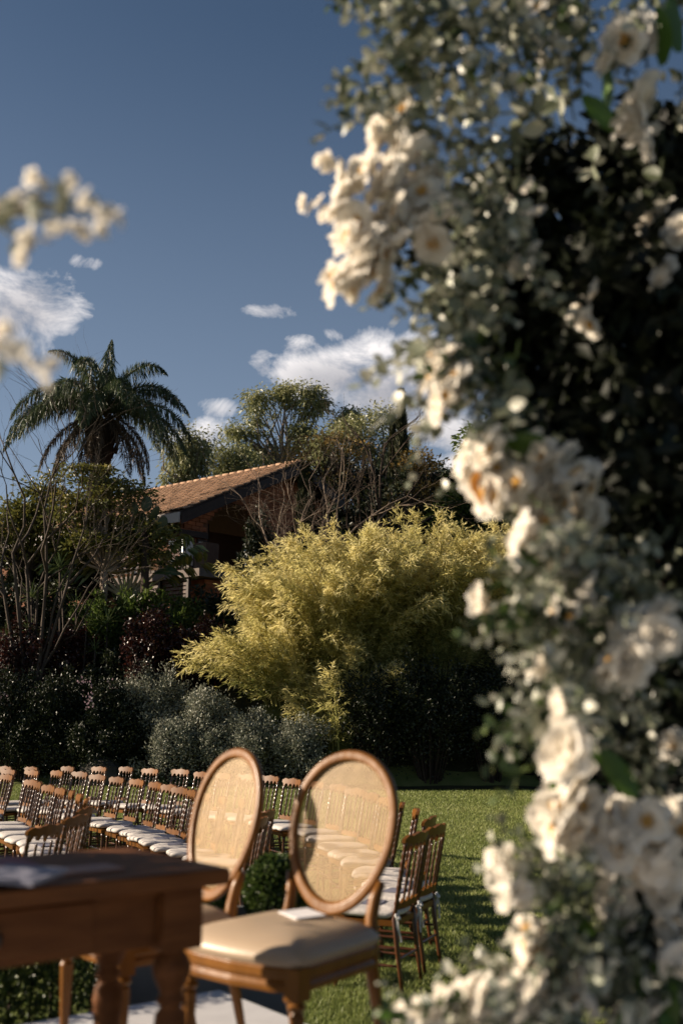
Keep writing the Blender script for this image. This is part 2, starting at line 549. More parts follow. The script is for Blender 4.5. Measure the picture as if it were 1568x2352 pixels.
# roof deck
mb = MB()
for s in (1, -1):
    a0, a1 = hp(0, 0, r1.z - .06), hp(RIDGE_L, 0, r1.z - .06)
    b0, b1 = hp(0, s * SLOPE_W, roof_z(SLOPE_W) - .06), hp(RIDGE_L, s * SLOPE_W, roof_z(SLOPE_W) - .06)
    dn = Vector((0, 0, -0.16))
    mb.add([a0, a1, b1, b0, a0 + dn, a1 + dn, b1 + dn, b0 + dn], [(0, 1, 2, 3), (7, 6, 5, 4), (0, 3, 7, 4), (1, 5, 6, 2), (3, 2, 6, 7), (0, 4, 5, 1)])
roof = mb.build('roof', M['timber'], house)
# one clay barrel tile, local x across the slope's width, local y down the slope
tm = MB()
segs = 5
P = []
for j, (y, rr, zz) in enumerate(((-.02, .105, 0.0), (.40, .128, 0.035))):
    P.append([(rr * -math.cos(PI * i / segs), y, rr * 0.40 * math.sin(PI * i / segs) + zz) for i in range(segs + 1)])
P.append([(x * .93, y, z * .88 - .012) for x, y, z in P[1]])
P.append([(x * .93, y, z * .88 - .012) for x, y, z in P[0]])
tm.grid(P, closed_u=True, smooth=False)
tile_me = tm.mesh('roof_tile')
tile_me.materials.append(M['tile'])
sl = math.hypot(SLOPE_W, DROP)
ang = math.atan2(DROP, SLOPE_W)
rows = int(sl / 0.36)
cols = int(RIDGE_L / 0.25)
tile_spots = []
for s in (1, -1):
    for c in range(cols + 1):
        for rw in range(rows):
            tile_spots.append((s, c, rw))
tile_spots.sort(key=lambda q: (q[0] < 0, q[1] * 0.25 + q[2] * 0.1))
bulk_v, bulk_f = [], []
tv = np.array([v.co[:] for v in tile_me.vertices])
tf = np.array([p.vertices[:] for p in tile_me.polygons])
for n, (s, c, rw) in enumerate(tile_spots):
    dist = rw * 0.36 + rng.uniform(-.006, .006)
    across = s * dist * math.cos(ang)
    z = r1.z - dist * math.sin(ang) - .045
    down = (g_dir * s * math.cos(ang) + Vector((0, 0, -math.sin(ang)))).normalized()
    xax = ridge_dir if s > 0 else -ridge_dir
    zax = xax.cross(down).normalized()
    if zax.z < 0:
        xax = -xax
        zax = xax.cross(down).normalized()
    mat = Matrix((xax, down, zax)).transposed().to_4x4() @ Matrix.Rotation(rng.uniform(-.03, .03), 4, 'Z')
    mat.translation = hp(c * 0.25 + .06, across, z) + Vector((0, 0, rng.uniform(-.004, .005)))
    if n < 300:
        o = link('roof_tile', tile_me, None, roof)
        o.matrix_local = mat
    else:
        mm = np.array(mat)
        bulk_v.append(tv @ mm[:3, :3].T + mm[:3, 3])
        bulk_f.append(tf + len(tv) * (len(bulk_v) - 1))
o = link('roof_tiles', np_mesh('roof_tiles', np.concatenate(bulk_v), np.concatenate(bulk_f)), M['tile'], roof)
o['kind'] = 'stuff'
# ridge caps, fascia boards and rake boards
mb = MB()
for k in range(int(RIDGE_L / .4)):
    a, b = hp(k * .4, 0, r1.z - .005), hp(k * .4 + .42, 0, r1.z + .005)
    mb.tube([a, b], [.055, .060], 8)
mb.build('ridge_cap', M['tile'], roof)
mb = MB()
for s in (1, -1):
    a, b = hp(-.04, 0, r1.z - .13), hp(-.04, s * SLOPE_W, roof_z(SLOPE_W) - .13)
    d = (b - a)
    t = hp(.06, 0, 0) - hp(0, 0, 0)
    u = Vector((0, 0, -.34))
    mb.add([a, b, b + u, a + u, a - t, b - t, b + u - t, a + u - t], [(0, 1, 2, 3), (7, 6, 5, 4), (0, 4, 5, 1), (3, 2, 6, 7), (1, 5, 6, 2), (0, 3, 7, 4)])
mb.build('rake_board', M['timber'], roof)
mb = MB()
for s in (1,):
    a, b = hp(-.02, s * (SLOPE_W + .02), roof_z(SLOPE_W) - .10), hp(RIDGE_L, s * (SLOPE_W + .02), roof_z(SLOPE_W) - .10)
    t = g_dir * .05
    u = Vector((0, 0, -.32))
    mb.add([a, b, b + u, a + u, a + t, b + t, b + u + t, a + u + t], [(3, 2, 1, 0), (4, 5, 6, 7), (0, 1, 5, 4), (3, 7, 6, 2), (1, 2, 6, 5), (0, 4, 7, 3)])
mb.build('fascia_board', M['fascia'], roof)

# gable wall with an arched opening: backing sheets and single bricks
WALL_IN, WALL_HALF = 0.75, 5.0
deck_z = W(455, 1305, 32.8).z
arch_c, arch_r, arch_spring = 2.55, 1.3, deck_z + 1.35


def in_arch(a, z):
    if abs(a - arch_c) > arch_r or z < deck_z:
        return False
    return z < arch_spring or math.hypot(a - arch_c, z - arch_spring) < arch_r


wall = MB()
n_cols, n_rows = 50, 44
zb = deck_z - 2.6
ztop = roof_z(0) - .2
for i in range(n_cols):
    a0 = -WALL_HALF + 2 * WALL_HALF * i / n_cols
    a1 = -WALL_HALF + 2 * WALL_HALF * (i + 1) / n_cols
    am = (a0 + a1) / 2
    top = roof_z(am) - .2
    zz = np.linspace(zb, top, n_rows)
    for j in range(n_rows - 1):
        if in_arch(am, (zz[j] + zz[j + 1]) / 2):
            continue
        wall.add([hp(WALL_IN, a0, zz[j]), hp(WALL_IN, a1, zz[j]), hp(WALL_IN, a1, zz[j + 1]), hp(WALL_IN, a0, zz[j + 1])], [(0, 1, 2, 3)])
# side walls, inner back wall behind the arch
for s in (1, -1):
    p = [hp(WALL_IN, s * WALL_HALF, zb), hp(RIDGE_L - .6, s * WALL_HALF, zb), hp(RIDGE_L - .6, s * WALL_HALF, roof_z(WALL_HALF) - .2), hp(WALL_IN, s * WALL_HALF, roof_z(WALL_HALF) - .2)]
    wall.add(p, [(0, 1, 2, 3)])
p = [hp(WALL_IN + 2.2, -WALL_HALF, zb), hp(WALL_IN + 2.2, WALL_HALF, zb), hp(WALL_IN + 2.2, WALL_HALF, roof_z(WALL_HALF) - .2), hp(WALL_IN + 2.2, -WALL_HALF, roof_z(WALL_HALF) - .2)]
wall.add(p, [(0, 1, 2, 3)])
wall_o = wall.build('wall', M['mortar'], house)

bm_ = MB()
bm_.box((0, 0, 0), (.315, .07, .128))
brick_me = bm_.mesh('brick')
brick_me.materials.append(M['brick'])
gable_rot = Matrix((g_dir, -ridge_dir, Vector((0, 0, 1)))).transposed()
side_rot = Matrix((ridge_dir, g_dir, Vector((0, 0, 1)))).transposed()
cand = []
rw = 0
z = deck_z + .07
while z < ztop:
    a = -WALL_HALF + (0.16 if rw % 2 else 0)
    while a < WALL_HALF:
        if z + .1 < roof_z(a) - .3 and not in_arch(a, z) and not in_arch(a - .15, z) and not in_arch(a + .15, z):
            cand.append((a, z))
        a += .33
    rw += 1
    z += .142
cand.sort(key=lambda q: abs(q[0] - 2.2) * .8 + abs(q[1] - deck_z - 2.3))
bulk_v, bulk_f = [], []
bv = np.array([v.co[:] for v in brick_me.vertices])
bf = np.array([p.vertices[:] for p in brick_me.polygons])
for n, (a, z) in enumerate(cand):
    m4 = gable_rot.to_4x4()
    m4.translation = hp(WALL_IN - .025 + rng.uniform(-.008, .008), a, z)
    if n < 300:
        o = link('brick', brick_me, None, wall_o)
        o.matrix_local = m4
    else:
        mm = np.array(m4)
        bulk_v.append(bv @ mm[:3, :3].T + mm[:3, 3])
        bulk_f.append(bf + 8 * (len(bulk_v) - 1))
o = link('bricks', np_mesh('bricks', np.concatenate(bulk_v), np.concatenate(bulk_f)), M['brick'], wall_o)
o['kind'] = 'stuff'

# beam, windows under it
beam_z = deck_z + 1.40
mb = MB()
for (a0, a1) in ((3.95, 5.25),):
    c = hp(WALL_IN - .12, (a0 + a1) / 2, beam_z)
    mb.box(c, (a1 - a0, .14, .20), mat=gable_rot)
c = hp(3.2, WALL_HALF + .12, beam_z)
mb.box(c, (4.6, .14, .20), mat=side_rot)
mb.build('beam', M['timber'], house)
for a, w in ((4.70, .34), (4.15, .34)):
    m1 = MB()
    c = hp(WALL_IN - .09, a, beam_z - .62)
    for dx in (-1, 1):
        m1.box(c + g_dir * dx * (w / 2 + .027), (.05, .10, .96), mat=gable_rot)
    for dz in (-.455, .455):
        m1.box(c + Vector((0, 0, dz)), (w, .10, .07), mat=gable_rot)
    wo = m1.build('window', M['timber'], house)
    m2 = MB()
    m2.box(c, (w - .01, .03, .83), mat=gable_rot)
    m2.build('shutter_panel', M['plaster'], wo)
# door leaf inside the arch
mb = MB()
mb.box(hp(WALL_IN + 2.1, arch_c, deck_z + 1.2), (1.5, .06, 2.3), mat=gable_rot)
dr = mb.build('door', M['darkglass'], house)
# balcony: slab, corner column, brick pillar, glass railing
mb = MB()
mb.prism([(p.x, p.y) for p in (hp(WALL_IN - 1.9, 5.9, 0), hp(WALL_IN - 1.9, -4.5, 0), hp(WALL_IN - .06, -4.5, 0), hp(WALL_IN - .06, 5.05, 0), hp(6.5, 5.05, 0), hp(6.5, 5.9, 0))][::-1], deck_z - .24, deck_z)
mb.build('balcony_slab', M['concrete'], house)
mb = MB()
mb.box(hp(WALL_IN - 1.25, 5.0, deck_z + .46), (.56, .52, .92), mat=gable_rot)
mb.build('corner_cabinet', M['slat'], house)
pil = MB()
pil.box(hp(WALL_IN - 1.25, 5.0, deck_z - 1.72), (.64, .60, 2.92), mat=gable_rot)
pillar = pil.build('brick_pillar', M['mortar'], house)
for rw in range(20):
    z = deck_z - .34 - rw * .142
    off = .08 if rw % 2 else -.08
    for k in range(2):
        for (face, rot) in (('front', gable_rot), ('side', side_rot)):
            e = -.16 + k * .33 + off * .3
            q = hp(WALL_IN - 1.25 - .312, 5.0 + e, z) if face == 'front' else hp(WALL_IN - 1.25 + e * .92, 5.0 + .332, z)
            o = link('brick', brick_me, None, pillar)
            m4 = rot.to_4x4()
            m4.translation = q + Vector((rng.uniform(-.006, .006), rng.uniform(-.006, .006), 0))
            o.matrix_local = m4
rail = MB()
rail_pts = [hp(WALL_IN - 1.8, a, deck_z) for a in (3.85, 2.6, 1.35, .1, -1.2)]
side_pts = [hp(x, 5.82, deck_z) for x in (-.3, 1.2, 2.7, 4.2, 5.7)]
ra = MB()
for pts in (rail_pts, side_pts):
    for p, q in zip(pts[:-1], pts[1:]):
        ra.tube([p + Vector((0, 0, 1.05)), q + Vector((0, 0, 1.05))], .018, 6)
railing = ra.build('railing', M['steel'], house)
for pts in (rail_pts, side_pts):
    for p in pts:
        m1 = MB()
        m1.tube([p, p + Vector((0, 0, 1.06))], .028, 6)
        m1.build('post', M['steel'], railing)
gl = bpy.data.materials.new('railing_glass')
gl.use_nodes = True
nt = gl.node_tree
nt.nodes.remove(nt.nodes['Principled BSDF'])
gb = nt.nodes.new('ShaderNodeBsdfGlossy')
gb.inputs['Roughness'].default_value = .05
tb = nt.nodes.new('ShaderNodeBsdfTransparent')
tb.inputs['Color'].default_value = (.86, .9, .9, 1)
mx = nt.nodes.new('ShaderNodeMixShader')
mx.inputs[0].default_value = .07
nt.links.new(tb.outputs[0], mx.inputs[1])
nt.links.new(gb.outputs[0], mx.inputs[2])
nt.links.new(mx.outputs[0], nt.nodes['Material Output'].inputs['Surface'])
for pts in (rail_pts, side_pts):
    for p, q in zip(pts[:-1], pts[1:]):
        m1 = MB()
        d = (q - p)
        ln = d.length - .1
        rot = Matrix((d.normalized(), Vector((-d.normalized().y, d.normalized().x, 0)), Vector((0, 0, 1)))).transposed()
        m1.box((p + q) / 2 + Vector((0, 0, .55)), (ln, .012, .9), mat=rot)
        m1.build('pane', gl, railing)

# slatted timber screen under the balcony, along the left
screen = thing('slatted_screen', 'dark horizontal timber slat screen below the balcony beside the brick pillar', 'screen', (W(400, 1390, 33.5).x, 33.5, 0))
p0, p1 = W(305, 1400, 35.0), W(437, 1400, 33.2)
so = screen.location
d = (p1 - p0)
d.z = 0
ln = d.length
dn = d.normalized()
rot = Matrix((dn, Vector((-dn.y, dn.x, 0)), Vector((0, 0, 1)))).transposed()
zt, zl = W(400, 1308, 33.8).z, W(400, 1418, 33.8).z
sm_ = MB()
sm_.box((0, 0, 0), (ln, .035, .085))
slat_me = sm_.mesh('slat')
slat_me.materials.append(M['slat'])
ns = 13
for i in range(ns):
    z = zt + (zl - zt) * i / (ns - 1)
    o = link('slat', slat_me, None, screen)
    m4 = rot.to_4x4()
    m4.translation = Vector(((p0.x + p1.x) / 2 - so.x, (p0.y + p1.y) / 2 - so.y, z))
    o.matrix_local = m4
for t in (.02, .5, .98):
    m1 = MB()
    q = p0.lerp(p1, t)
    gz = ground_z(q.x, q.y)
    m1.box((q.x - so.x + dn.y * .06, q.y - so.y - dn.x * .06 + .0, (zt + gz) / 2 + .1), (.1, .08, zt - gz + .3), mat=rot)
    m1.build('post', M['timber'], screen)
# second, lower stretch of the same screen between the shrubs at the left
screen2 = thing('slatted_screen', 'dark slatted screen with rusty post behind the spiky plants', 'screen', (W(120, 1480, 31).x, 31, 0))
so = screen2.location
p0, p1 = W(30, 1480, 32.0), W(250, 1480, 31.4)
d = (p1 - p0)
d.z = 0
dn = d.normalized()
rot = Matrix((dn, Vector((-dn.y, dn.x, 0)), Vector((0, 0, 1)))).transposed()
sm_ = MB()
sm_.box((0, 0, 0), (d.length, .035, .085))
slat2 = sm_.mesh('slat')
slat2.materials.append(M['slat'])
for i in range(14):
    o = link('slat', slat2, None, screen2)
    m4 = rot.to_4x4()
    m4.translation = Vector(((p0.x + p1.x) / 2 - so.x, (p0.y + p1.y) / 2 - so.y, W(120, 1400 + 11 * i, 31.6).z))
    o.matrix_local = m4
for t in (.0, .42, 1.0):
    m1 = MB()
    q = p0.lerp(p1, t)
    gz, z1 = ground_z(q.x, q.y) - .1, W(120, 1385, 31.6).z
    m1.box((q.x - so.x, q.y - so.y - .07, (gz + z1) / 2), (.14, .1, z1 - gz))
    m1.build('post', M['brick'], screen2)


# ------------------------------------------------------------------ vegetation builders
def rand_dirs(rng, n, up=0.0):
    d = rng.normal(size=(n, 3))
    d[:, 2] += up
    return nrm(d)


def ellipsoid_pts(rng, n, c, r, shell=0.55):
    d = nrm(rng.normal(size=(n, 3)))
    rad = (shell + (1 - shell) * rng.random(n) ** 0.6)[:, None]
    return np.asarray(c) + d * rad * np.asarray(r), d


def crown_tree(name, label, cat, base, lobes, mat, bark, nclump=60, per=60, leaf=(.16, .07), clump=(.5, .5, .28), trunk_r=.16, seed=1, group=None, droop=0.1, limb_sides=5, up=0.3, shell=.45):
    """Trunk and limbs to clump centres spread through the lobes; leaves in uneven clumps with gaps between."""
    rng = np.random.default_rng(seed)
    base = Vector(base)
    root = thing(name, label, cat, base, 0, group)
    cs = []
    tot = sum(k for _, _, k in lobes)
    for (c, r, k) in lobes:
        n = max(3, int(nclump * k / tot))
        p, d = ellipsoid_pts(rng, n, Vector(c) - base, r, shell)
        cs.append(p)
    cs = np.concatenate(cs)
    mid = Vector(np.mean(cs, 0))
    fork = Vector((mid.x * .35, mid.y * .35, max(.3, mid.z - (cs[:, 2].max() - cs[:, 2].min()) * .55)))
    mb = MB()
    mb.tube([(0, 0, -.15), (fork.x * .3, fork.y * .3, fork.z * .5), fork], [trunk_r * 1.25, trunk_r, trunk_r * .8], 8)
    mb.build('trunk', bark, root)
    mb = MB()
    for i in range(0, len(cs)):
        c = Vector(cs[i])
        k = fork.lerp(c, .5) + Vector((0, 0, -.06 * (c - fork).length)) + Vector(rng.normal(size=3)) * .08 * (c - fork).length
        mb.tube([fork, fork.lerp(k, .55) + Vector(rng.normal(size=3)) * .03, k, c], [trunk_r * .42, trunk_r * .3, trunk_r * .2, .012], limb_sides, caps=False)
    mb.build('limbs', bark, root)
    n = len(cs) * per
    idx = rng.integers(0, len(cs), n)
    sz = (0.6 + 0.8 * rng.random(len(cs)))[idx][:, None]
    off = rng.normal(size=(n, 3)) * np.asarray(clump) * 0.55 * sz
    pts = cs[idx] + off
    dirs = nrm(off + 0.5 * rng.normal(size=(n, 3)) * np.mean(clump) + np.array([0, 0, up * np.mean(clump)]))
    tone = rng.random(len(cs))
    var = np.clip(tone[idx] * .55 + rng.random(n) * .45, 0, 1)
    s = rng.uniform(.7, 1.3, n)
    leaf_obj('crown', leaves_arrays(rng, pts, dirs, leaf[0] * s, leaf[1] * s, .18, droop, var), mat, root)
    return root


def px_lobe(u, v, ru, rv, Y, k=1.0, depth=None):
    s = TAN / Y
    return (W(u, v, Y), (ru / s, depth if depth else (ru / s) * .6, rv / s), k)


def ground_pt(u, Y):
    p = W(u, 1600, Y)
    return Vector((p.x, p.y, ground_z(p.x, p.y)))


def shrub(name, label, cat, base, r, h, mat, n=9000, leaf=(.06, .03), seed=1, group=None, spikes=0.5, stems=24, flat=.25, bark=None):
    """A mound of upright sprays: stems fan out from the base, leaves ride on the outer part of each."""
    rng = np.random.default_rng(seed)
    root = thing(name, label, cat, base, 0, group)
    mb = MB()
    T, D = [], []
    for i in range(stems):
        a = rng.uniform(0, 2 * PI)
        rr = math.sqrt(rng.random())
        tip = Vector((math.cos(a) * rr * r[0], math.sin(a) * rr * r[1], h * (flat + (1 - flat) * math.sqrt(max(0, 1 - rr * rr))) * rng.uniform(.8, 1.12)))
        m = tip * .5 + Vector((0, 0, h * .12))
        st = Vector((tip.x * .15, tip.y * .15, -.05))
        mb.tube([st, m, tip], [.02, .012, .004], 4, caps=False)
        T.append((st, m, tip))
    mb.build('stems', bark or M['bark_dark'], root)
    T = np.array([[list(p) for p in t] for t in T])
    idx = rng.integers(0, len(T), n)
    t = (0.25 + 0.75 * rng.random(n) ** 0.6)[:, None]
    A, B, C = T[idx, 0], T[idx, 1], T[idx, 2]
    p = A * (1 - t) ** 2 + 2 * B * t * (1 - t) + C * t * t
    spread = 0.16 * max(r) * (1.15 - t) + .05
    off = rng.normal(size=(n, 3)) * spread
    p = p + off
    p[:, 2] = np.maximum(p[:, 2], .03)
    dr = nrm(nrm(C - A) * spikes + rng.normal(size=(n, 3)) * .55 + nrm(off) * .4)
    s = rng.uniform(.65, 1.35, n)
    var = rng.random(n) * .7 + rng.random(len(T))[idx] * .3
    leaf_obj('foliage', leaves_arrays(rng, p, dr, leaf[0] * s, leaf[1] * s, .2, .05, var), mat, root)
    return root


def bare_tree(name, label, cat, base, trunks, mat, seed=1, levels=4, group=None, spread=.55, twig=True, grav=0.0, r0=.07, leafmat=None, nleaf=0):
    """Leafless branching: each trunk is a target point; children fork away with shrinking length."""
    rng = random.Random(seed)
    base = Vector(base)
    root = thing(name, label, cat, base, 0, group)
    mb = MB()
    tw = MB()
    tips = []

    def grow(p, d, ln, r, lev):
        n = 4
        pts, rad = [p.copy()], [r]
        q, dd = p.copy(), d.normalized()
        for i in range(n):
            dd = (dd + Vector((rng.gauss(0, .24), rng.gauss(0, .24), rng.gauss(0, .18) + .05 - grav))).normalized()
            q = q + dd * ln / n
            pts.append(q.copy())
            rad.append(r * (1 - .5 * (i + 1) / n))
        (mb if lev >= 2 else tw).tube(pts, rad, 6 if lev >= 3 else 4, caps=False)
        if lev == 0:
            tips.append(q.copy())
            return
        kids = rng.choice((2, 3, 3))
        for k in range(kids):
            t = rng.uniform(.45, 1.0) if k else 1.0
            i = min(n, max(1, int(round(t * n))))
            ax = Vector((rng.gauss(0, 1), rng.gauss(0, 1), rng.gauss(0, .7))).normalized()
            nd = (dd + ax * spread * rng.uniform(.6, 1.25)).normalized()
            grow(pts[i], nd, ln * rng.uniform(.58, .82), rad[i] * rng.uniform(.6, .85), lev - 1)

    for (t, frac, r) in trunks:
        v = Vector(t) - base
        st = Vector((rng.uniform(-.12, .12), rng.uniform(-.12, .12), -.1))
        bend = st.lerp(v * frac, .5) + Vector((rng.gauss(0, .06), rng.gauss(0, .06), 0))
        end = v * frac
        mb.tube([st, st.lerp(bend, .5) + Vector((rng.gauss(0, .03), 0, 0)), bend, end], [r, r * .9, r * .8, r * .65], 7, caps=False)
        for k in range(3):
            grow(end if k < 2 else bend, (v - end).normalized() + Vector((rng.gauss(0, .35), rng.gauss(0, .35), rng.gauss(0, .2))), (v - end).length * rng.uniform(.48, .75), r * .6, levels - 1)
    mb.build('branches', mat, root)
    if tw.v:
        tag(tw.build('twigs', mat, root), kind='stuff')
    if leafmat is not None and tips:
        g = np.random.default_rng(seed)
        tp = np.array([t[:] for t in tips])
        idx = g.integers(0, len(tp), nleaf)
        p = tp[idx] + g.normal(size=(nleaf, 3)) * .14
        leaf_obj('leaves', leaves_arrays(g, p, rand_dirs(g, nleaf), .10 * g.uniform(.6, 1.3, nleaf), .05, .2, .2), leafmat, root)
    return root


# ------------------------------------------------------------------ far trees
far = 'tall gum trees behind the house'
b = W(640, 1200, 62)
crown_tree('gum_tree', 'tall pale gum tree with airy clumps rising above the roof ridge', 'tree', (b.x, 62, 5.4),
           [px_lobe(575, 985, 55, 60, 62, 1.0), px_lobe(640, 920, 70, 50, 62, 1.3), px_lobe(715, 915, 52, 48, 62, 1.1), px_lobe(600, 1050, 75, 40, 62, .9), px_lobe(700, 1010, 60, 50, 62, .9), px_lobe(800, 960, 42, 45, 62, .9)],
           L['euca'], M['bark_pale'], 62, 200, (.24, .08), (.62, .62, .40), .30, 11, far, droop=.35, up=-.2, shell=.2)
b = W(820, 1200, 58)
crown_tree('gum_tree', 'lower dense gum tree between the ridge and the cypresses', 'tree', (b.x, 58, 5.4),
           [px_lobe(800, 1000, 75, 55, 58, 1), px_lobe(880, 1050, 75, 60, 58, 1.2), px_lobe(760, 1060, 60, 50, 58, .9), px_lobe(960, 1090, 75, 50, 58, 1.0), px_lobe(860, 960, 30, 25, 58, .35)],
           L['euca'], M['bark_dark'], 60, 190, (.24, .08), (.7, .7, .45), .24, 12, far, droop=.3, up=-.1, shell=.2)
b = W(440, 1200, 55)
crown_tree('gum_tree', 'loose hanging gum tree in the gap right of the palm', 'tree', (b.x, 55, 5.4),
           [px_lobe(400, 1050, 45, 55, 55, 1), px_lobe(455, 1040, 40, 45, 55, 1), px_lobe(430, 1100, 60, 45, 55, .8)],
           L['euca'], M['bark_pale'], 36, 150, (.24, .065), (.45, .45, .75), .2, 13, far, droop=.5, up=-.4, shell=.2)
b = W(520, 1200, 57)
crown_tree('gum_tree', 'short gum tree half hidden behind the roof slope', 'tree', (b.x, 57, 5.4),
           [px_lobe(520, 1065, 60, 40, 57, 1), px_lobe(560, 1090, 60, 30, 57, .8)], L['euca'], M['bark_dark'], 30, 150, (.24, .075), (.6, .6, .4), .18, 14, far, droop=.3, up=-.1, shell=.2)


def cypress(label, u, vtop, vbot, wpx, Y, seed, group=None):
    rng = np.random.default_rng(seed)
    t, bo = W(u, vtop, Y), W(u, vbot, Y)
    z0 = ground_z(bo.x, Y)
    root = thing('cypress_tree', label, 'tree', (bo.x, Y, z0), 0, group)
    h = t.z - z0
    mb = MB()
    mb.tube([(0, 0, -.1), (0, 0, h * .95)], [.12, .02], 6)
    mb.build('trunk', M['bark_dark'], root)
    r = wpx / (TAN / Y) / 2
    n = int(5200 * max(.6, h / 8))
    zz = rng.random(n) ** .85
    rad = r * np.minimum(1, (1 - zz) * 3.2 + .12) * (0.55 + .5 * rng.random(n)) * (.85 + .2 * np.sin(zz * 60 + rng.random(n)))
    a = rng.uniform(0, 2 * PI, n)
    p = np.stack([np.cos(a) * rad, np.sin(a) * rad, .3 + zz * (h - .3)], 1)
    d = np.stack([np.cos(a) * .35, np.sin(a) * .35, np.ones(n)], 1) + rng.normal(size=(n, 3)) * .2
    leaf_obj('crown', leaves_arrays(rng, p, d, .30 * rng.uniform(.6, 1.2, n), .07, .2, 0), L['cypress'], root)


cg = 'dark cypress columns right of the roof'
cypress('tall slim dark cypress standing against the white cloud', 925, 903, 1250, 29, 45, 21, cg)
cypress('thinner shorter cypress just left of the tallest cypress', 903, 950, 1250, 17, 45.5, 22, cg)
cypress('dark columnar cypress in front of the gable wall', 700, 1075, 1300, 34, 34.2, 23)

b = W(1120, 1250, 34)
crown_tree('leafy_tree', 'fresh green leafy tree beyond the bamboo, half behind the flower arch', 'tree', (b.x, 34, ground_z(b.x, 34)),
           [px_lobe(1150, 1010, 100, 60, 34, 1), px_lobe(1230, 1060, 110, 90, 34, 1.2), px_lobe(1120, 1150, 90, 70, 34, 1.2), px_lobe(1060, 1190, 60, 60, 34, .8), px_lobe(1220, 1200, 110, 60, 34, 1.0)],
           L['green'], M['bark_dark'], 90, 130, (.20, .08), (.5, .5, .26), .14, 31, droop=.2)
b = W(1000, 1250, 36)
crown_tree('leafy_tree', 'dark round tree to the right of the cypresses', 'tree', (b.x, 36, ground_z(b.x, 36)),
           [px_lobe(985, 1120, 60, 45, 36, 1), px_lobe(1010, 1190, 70, 55, 36, 1.1), px_lobe(930, 1200, 60, 60, 36, 1), px_lobe(880, 1180, 50, 70, 36, .8)],
           L['dark'], M['bark_dark'], 70, 150, (.20, .08), (.5, .5, .3), .14, 32)
b = W(830, 1250, 47)
crown_tree('leafy_tree', 'dense dark tree rising behind the right slope of the roof', 'tree', (b.x, 47, 5.4),
           [px_lobe(790, 1100, 50, 45, 47, 1), px_lobe(850, 1120, 55, 50, 47, 1.1), px_lobe(900, 1160, 55, 50, 47, 1)], L['dark'], M['bark_dark'], 50, 190, (.24, .09), (.6, .6, .45), .14, 36, shell=.1)
b = W(940, 1250, 33)
crown_tree('leafy_tree', 'thin tree with tawny yellow leaves beside the cypresses', 'tree', (b.x, 33, ground_z(b.x, 33)),
           [px_lobe(950, 1065, 50, 30, 33, 1), px_lobe(960, 1130, 45, 40, 33, .5), px_lobe(900, 1160, 40, 40, 33, .3)], L['brown'], M['bark_dark'], 30, 40, (.12, .06), (.38, .38, .16), .07, 33, shell=.3)
b = W(740, 1250, 34)
crown_tree('leafy_tree', 'flat topped tree with tawny leaves in front of the ridge', 'tree', (b.x, 34, ground_z(b.x, 34)),
           [px_lobe(745, 1020, 75, 26, 34, 1.2), px_lobe(690, 1050, 40, 20, 34, .4), px_lobe(820, 1040, 45, 25, 34, .5), px_lobe(770, 1080, 60, 30, 34, .4)], L['brown'], M['bark_dark'], 40, 30, (.11, .055), (.42, .42, .15), .05, 34, shell=.3)
b = W(1480, 1250, 36)
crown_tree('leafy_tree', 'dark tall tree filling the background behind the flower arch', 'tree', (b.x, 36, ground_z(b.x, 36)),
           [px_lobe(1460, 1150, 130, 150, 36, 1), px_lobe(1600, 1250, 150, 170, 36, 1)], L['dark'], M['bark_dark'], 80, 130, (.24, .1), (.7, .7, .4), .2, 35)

# ------------------------------------------------------------------ queen palm
palm_c = W(236, 950, 34)
palm = thing('palm_tree', 'tall palm with drooping feather fronds and shaggy trunk against the sky', 'tree', (palm_c.x, 34, ground_z(palm_c.x, 34)))
gz = ground_z(palm_c.x, 34)
pc = Vector((0, 0, palm_c.z - gz))
mb = MB()
prng = np.random.default_rng(7)
prof = [(0, .30), (.5, .30), (.72, .31), (.84, .36), (.90, .46), (.95, .50), (.985, .40), (1.0, .15)]
mb.tube([(0, 0, -.2 + t * pc.z) for t, r in prof], [r for t, r in prof], 12)
for i in range(90):        # stubs of old leaf bases
    a = prng.uniform(0, 2 * PI)
    z = pc.z - prng.uniform(.05, 1.5)
    rr = .46
    p = Vector((math.cos(a) * rr, math.sin(a) * rr, z))
    mb.tube([p, p + Vector((math.cos(a) * .10, math.sin(a) * .10, .34))], [.05, .015], 4)
mb.build('trunk', M['bark_palm'], palm)


